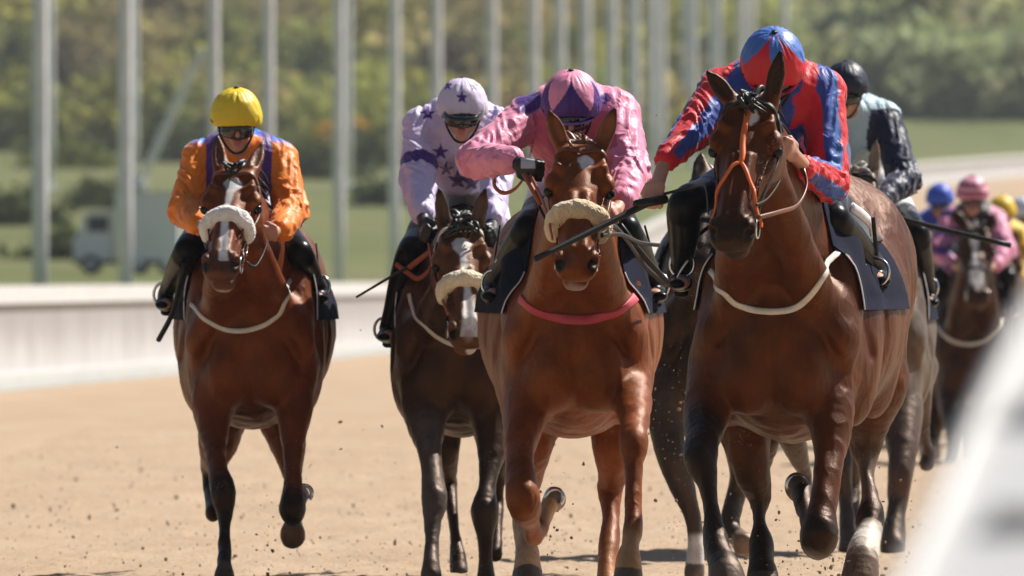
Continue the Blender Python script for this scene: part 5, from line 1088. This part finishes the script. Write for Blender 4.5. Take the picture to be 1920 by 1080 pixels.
def put(root, x, y, sc, label, first, group, sz=1):
    if first: o = root
    else:
        o = root.copy(); COL.objects.link(o)
        for ch in list(root.children):
            c = ch.copy(); COL.objects.link(c); c.parent = o
    o.location = (x, y, float(gz(np.array([[x]]), np.array([[y]]))[0, 0]) - .2); o.scale = (sc, sc, sc * sz); o.rotation_euler = (0, 0, random.uniform(0, 6.28)); setp(o, label, None, group); return o
kinds = [('pale green leafing', 3.4, 3.6, 0, 1), ('dark green dense', 3.2, 3.2, 1, 2), ('brown bare twiggy', 3.3, 3.6, 2, 3), ('blue green rounded', 3.6, 3.0, 4, 4), ('olive green spreading', 4.2, 3.0, 0, 5)]
protos = [tree_proto(rx, rz, LM[mi], sd_ * 7, ) for (_, rx, rz, mi, sd_) in kinds]; bprotos = [tree_proto(1.6, 1.2, LM[1], 50, 900, .2, True), tree_proto(1.8, 1.0, LM[0], 51, 900, .2, True), tree_proto(1.6, 1.1, LM[3], 52, 900, .2, True)]
usedp = set(); rr = random.Random(21); cnt = 0
tl = [(150, 745, 2, .9, 'brown bare twiggy tree behind the second post from the left'), (430, 760, 0, .8, 'pale green leafing tree above the yellow cap'), (600, 770, 1, .8, 'dark green tree above and right of the orange jockey'), (700, 780, 4, .8, 'olive green spreading tree left of the lilac cap'), (860, 760, 2, .9, 'brown bare twiggy tree straight above the lilac cap'),
      (1010, 790, 0, .8, 'pale green leafing tree just left of the pink and purple cap'), (1600, 810, 3, .9, 'blue green rounded tree right above the navy cap'), (1700, 830, 0, .9, 'tall pale green tree right of the navy jockey'), (1800, 870, 2, 1.0, 'brown bare tree above the pink hooped cap'), (1900, 860, 3, 1.0, 'blue green rounded tree at the right edge'), (1650, 890, 4, 1.0, 'olive green spreading tree high on the right'), (30, 760, 1, .9, 'dark green dense tree at the left edge of the slope')]
for (px, y, k, sc, lab) in tl: put(protos[k], (px - 960) * y / FP, y, sc, lab, k not in usedp, 'trees on the hillside'); usedp.add(k)
wc = [np.array(c_) for c_ in ((.11, .12, .022), (.135, .13, .025), (.07, .085, .025), (.13, .10, .045), (.145, .11, .05), (.10, .08, .045), (.155, .145, .028), (.065, .08, .03))]
WV = []; WC = []
for j in range(520):
    px = rr.uniform(-90, 2010); y = (792 if px > 1350 else 722) + 560 * (rr.random() ** (2.6 if px > 1350 else 1.5)); x = (px - 960) * y / FP; sc = rr.uniform(1.5, 3.4) * (1 + (y - 720) / 520)
    V, F = crown(sc * 1.25, sc, 520, .14 * sc + .1, 1000 + j, .05); V[:, 2] -= sc * .35
    z = float(gz(np.array([[x]]), np.array([[y]]))[0, 0]); WV.append(V + [x, y, z])
    c_ = (rr.choice(wc) * .65 + np.array((.105, .105, .032)) * .35) * rr.uniform(.85, 1.15)
    if px > 1400: c_ = c_ * .75 + np.array((.05, .06, .045)) * rr.uniform(.6, 1.2)
    WC.append(np.repeat(c_[None] * (1 + .25 * RNG.uniform(-1, 1, (len(V) // 4, 1))), 4, 0))
WV = np.concatenate(WV); WC = np.concatenate(WC) * 2.6
m, t, b = newmat('hillside_leaves'); a = t.nodes.new('ShaderNodeAttribute'); a.attribute_name = 'Col'; t.links.new(a.outputs['Color'], b.inputs['Base Color'])
tr = t.nodes.new('ShaderNodeBsdfTranslucent'); mxs = t.nodes.new('ShaderNodeMixShader'); mxs.inputs[0].default_value = .5; t.links.new(a.outputs['Color'], tr.inputs[0]); t.links.new(b.outputs[0], mxs.inputs[1]); t.links.new(tr.outputs[0], mxs.inputs[2]); t.links.new(mxs.outputs[0], t.nodes['Material Output'].inputs[0]); b.inputs['Roughness'].default_value = .8; b.inputs['Specular IOR Level'].default_value = .15
setp(mesh_obj('woodland', WV, np.arange(len(WV)).reshape(-1, 4), m, smooth=False, col=WC), kind='stuff', label='soft olive and brown scrub woodland covering the hillside')
usedb = set()
for (px, y, k, sc, lab) in ((190, 470, 0, .9, 'dark low bush on the grass beyond the lorry'), (30, 420, 0, 1.0, 'dark bush on the grass at the left edge'), (110, 330, 0, .7, 'dark bush left of the lorry behind the rail'), (690, 640, 2, 1.6, 'orange flowering gorse bush between the orange and lilac jockeys'), (600, 560, 0, 1.2, 'dark rounded bush right of the orange jockey'), (680, 610, 0, 1.5, 'dark green bush under the gorse'), (120, 600, 1, 1.4, 'olive bush above the lorry on the slope'),
        (1880, 806, 0, 1.3, 'round dark bush above the far rail at the right'), (1780, 808, 1, 1.5, 'yellow green bush above the far rail at the right'), (560, 660, 1, 1.5, 'olive bush on the slope behind the orange jockey'), (720, 480, 0, .9, 'dark bush left of the lilac jockey'), (330, 640, 0, 1.5, 'dark bush right of the leaning mast'), (945, 600, 1, 1.4, 'olive bush between the lilac and pink caps'), (1690, 806, 0, 1.4, 'dark bush right of the navy jockey')):
    put(bprotos[k], (px - 960) * y / FP, y, sc, lab, k not in usedb, 'bushes on the grass slope'); usedb.add(k)

# ------------------------------------------------------------------ sand kicked up and scattered clods
M['clod'] = plain('damp_sand_clod', (.24, .17, .11), .95, nsc=3, amt=.35)
r = np.random.default_rng(3); V = []; F = []
ico = bmesh.new(); bmesh.ops.create_icosphere(ico, subdivisions=1, radius=1); iv = np.array([v_.co for v_ in ico.verts]); iff = [tuple(x.index for x in f_.verts) for f_ in ico.faces]; ico.free()
def clod(p, s_):
    o = len(V); V.extend(list(p + (iv * (1 + r.uniform(-.35, .35, (len(iv), 1)))) * s_ * r.uniform(.6, 1.4, 3))); F.extend([tuple(i + o for i in f_) for f_ in iff])
for (px, py, D_, sx_, sy_, n_) in ((1035, 940, 52, 30, 90, 46), (530, 1000, 56, 40, 60, 34), (1560, 1050, 49.5, 40, 30, 40), (1270, 850, 54, 25, 110, 60), (1460, 1000, 50, 60, 60, 26), (1390, 1000, 54, 30, 50, 40), (1660, 960, 52, 40, 60, 22), (870, 1010, 56, 40, 50, 18), (1200, 700, 53, 60, 200, 22), (600, 900, 58, 160, 120, 26), (1780, 800, 85, 40, 60, 24)):
    for _ in range(int(n_ * 1.7)):
        q = W(px + r.normal() * sx_, py + r.normal() * sy_, D_ + r.normal() * .4); q[2] = max(q[2], .015); clod(q, (r.uniform(.001, .0035) + .004 * (r.random() < .14)))
for _ in range(1300):
    D_ = 50 + 45 * r.random() ** 1.5; q = np.array([r.uniform(-1.05, 1.05) * 960 * D_ / FP, D_, .004]); clod(q, r.uniform(.002, .0055) + .006 * (r.random() < .05))
setp(mesh_obj('sand_clods', np.array(V), F, M['clod'], smooth=False), kind='stuff', label='dark clods of sand flying and lying round the hooves')

# ------------------------------------------------------------------ thin summer haze
m, t, b = newmat('thin_haze'); t.nodes.remove(b); pv = t.nodes.new('ShaderNodeVolumePrincipled'); pv.inputs['Color'].default_value = (.85, .88, .92, 1); pv.inputs['Density'].default_value = .00013; pv.inputs['Anisotropy'].default_value = .2
t.links.new(pv.outputs[0], t.nodes['Material Output'].inputs['Volume'])
hb = MB(); hb.box((150, 2450, 85), (2300, 5200, 174 + 60)); setp(hb.build('haze', m), kind='stuff')

# ------------------------------------------------------------------ the field: horses and jockeys
gens = [horse(HORSES[k]) for k in HORSES] + [rider(RID[k]) for k in RID]
first = [next(g_) for g_ in gens]; vols = []
for x in first: vols += x if isinstance(x, list) else [x]
with ThreadPoolExecutor(4) as ex: list(ex.map(lambda v_: v_.build(), vols))
for g_ in gens: next(g_)
whip(49, [(1244, 374, -.18), (1222, 378, -.22), (1120, 428, -.35), (1003, 486, -.5)], 7, 6, 'black whip held out to the left by the red and blue jockey', ('black',))
whip(51, [(985, 330, -.25), (997, 352, -.28), (1010, 385, -.3), (1030, 425, -.3)], 4, 2.5, 'short red handled whip in the pink jockey black glove', ('black', 'redrein'))
whip(54.8, [(812, 468, -.2), (780, 492, -.15), (745, 512, -.1), (668, 557, 0)], 4.5, 2.2, 'thin black whip with a red grip held by the lilac jockey', ('black', 'redrein'))
whip(54.8, [(345, 500, .0), (338, 530, .05), (322, 590, .15), (297, 638, .25)], 5, 5, 'black whip hanging down beside the boot of the orange jockey')
whip(60, [(1640, 392, -.3), (1665, 402, -.35), (1760, 428, -.4), (1895, 460, -.5)], 4.5, 5, 'long black whip pointing right from the navy sleeved jockey')
whip(51, [(1160, 420, -.2), (1180, 446, -.15), (1225, 500, 0), (1268, 545, .15)], 5, 5, 'black whip along the right boot of the pink jockey')
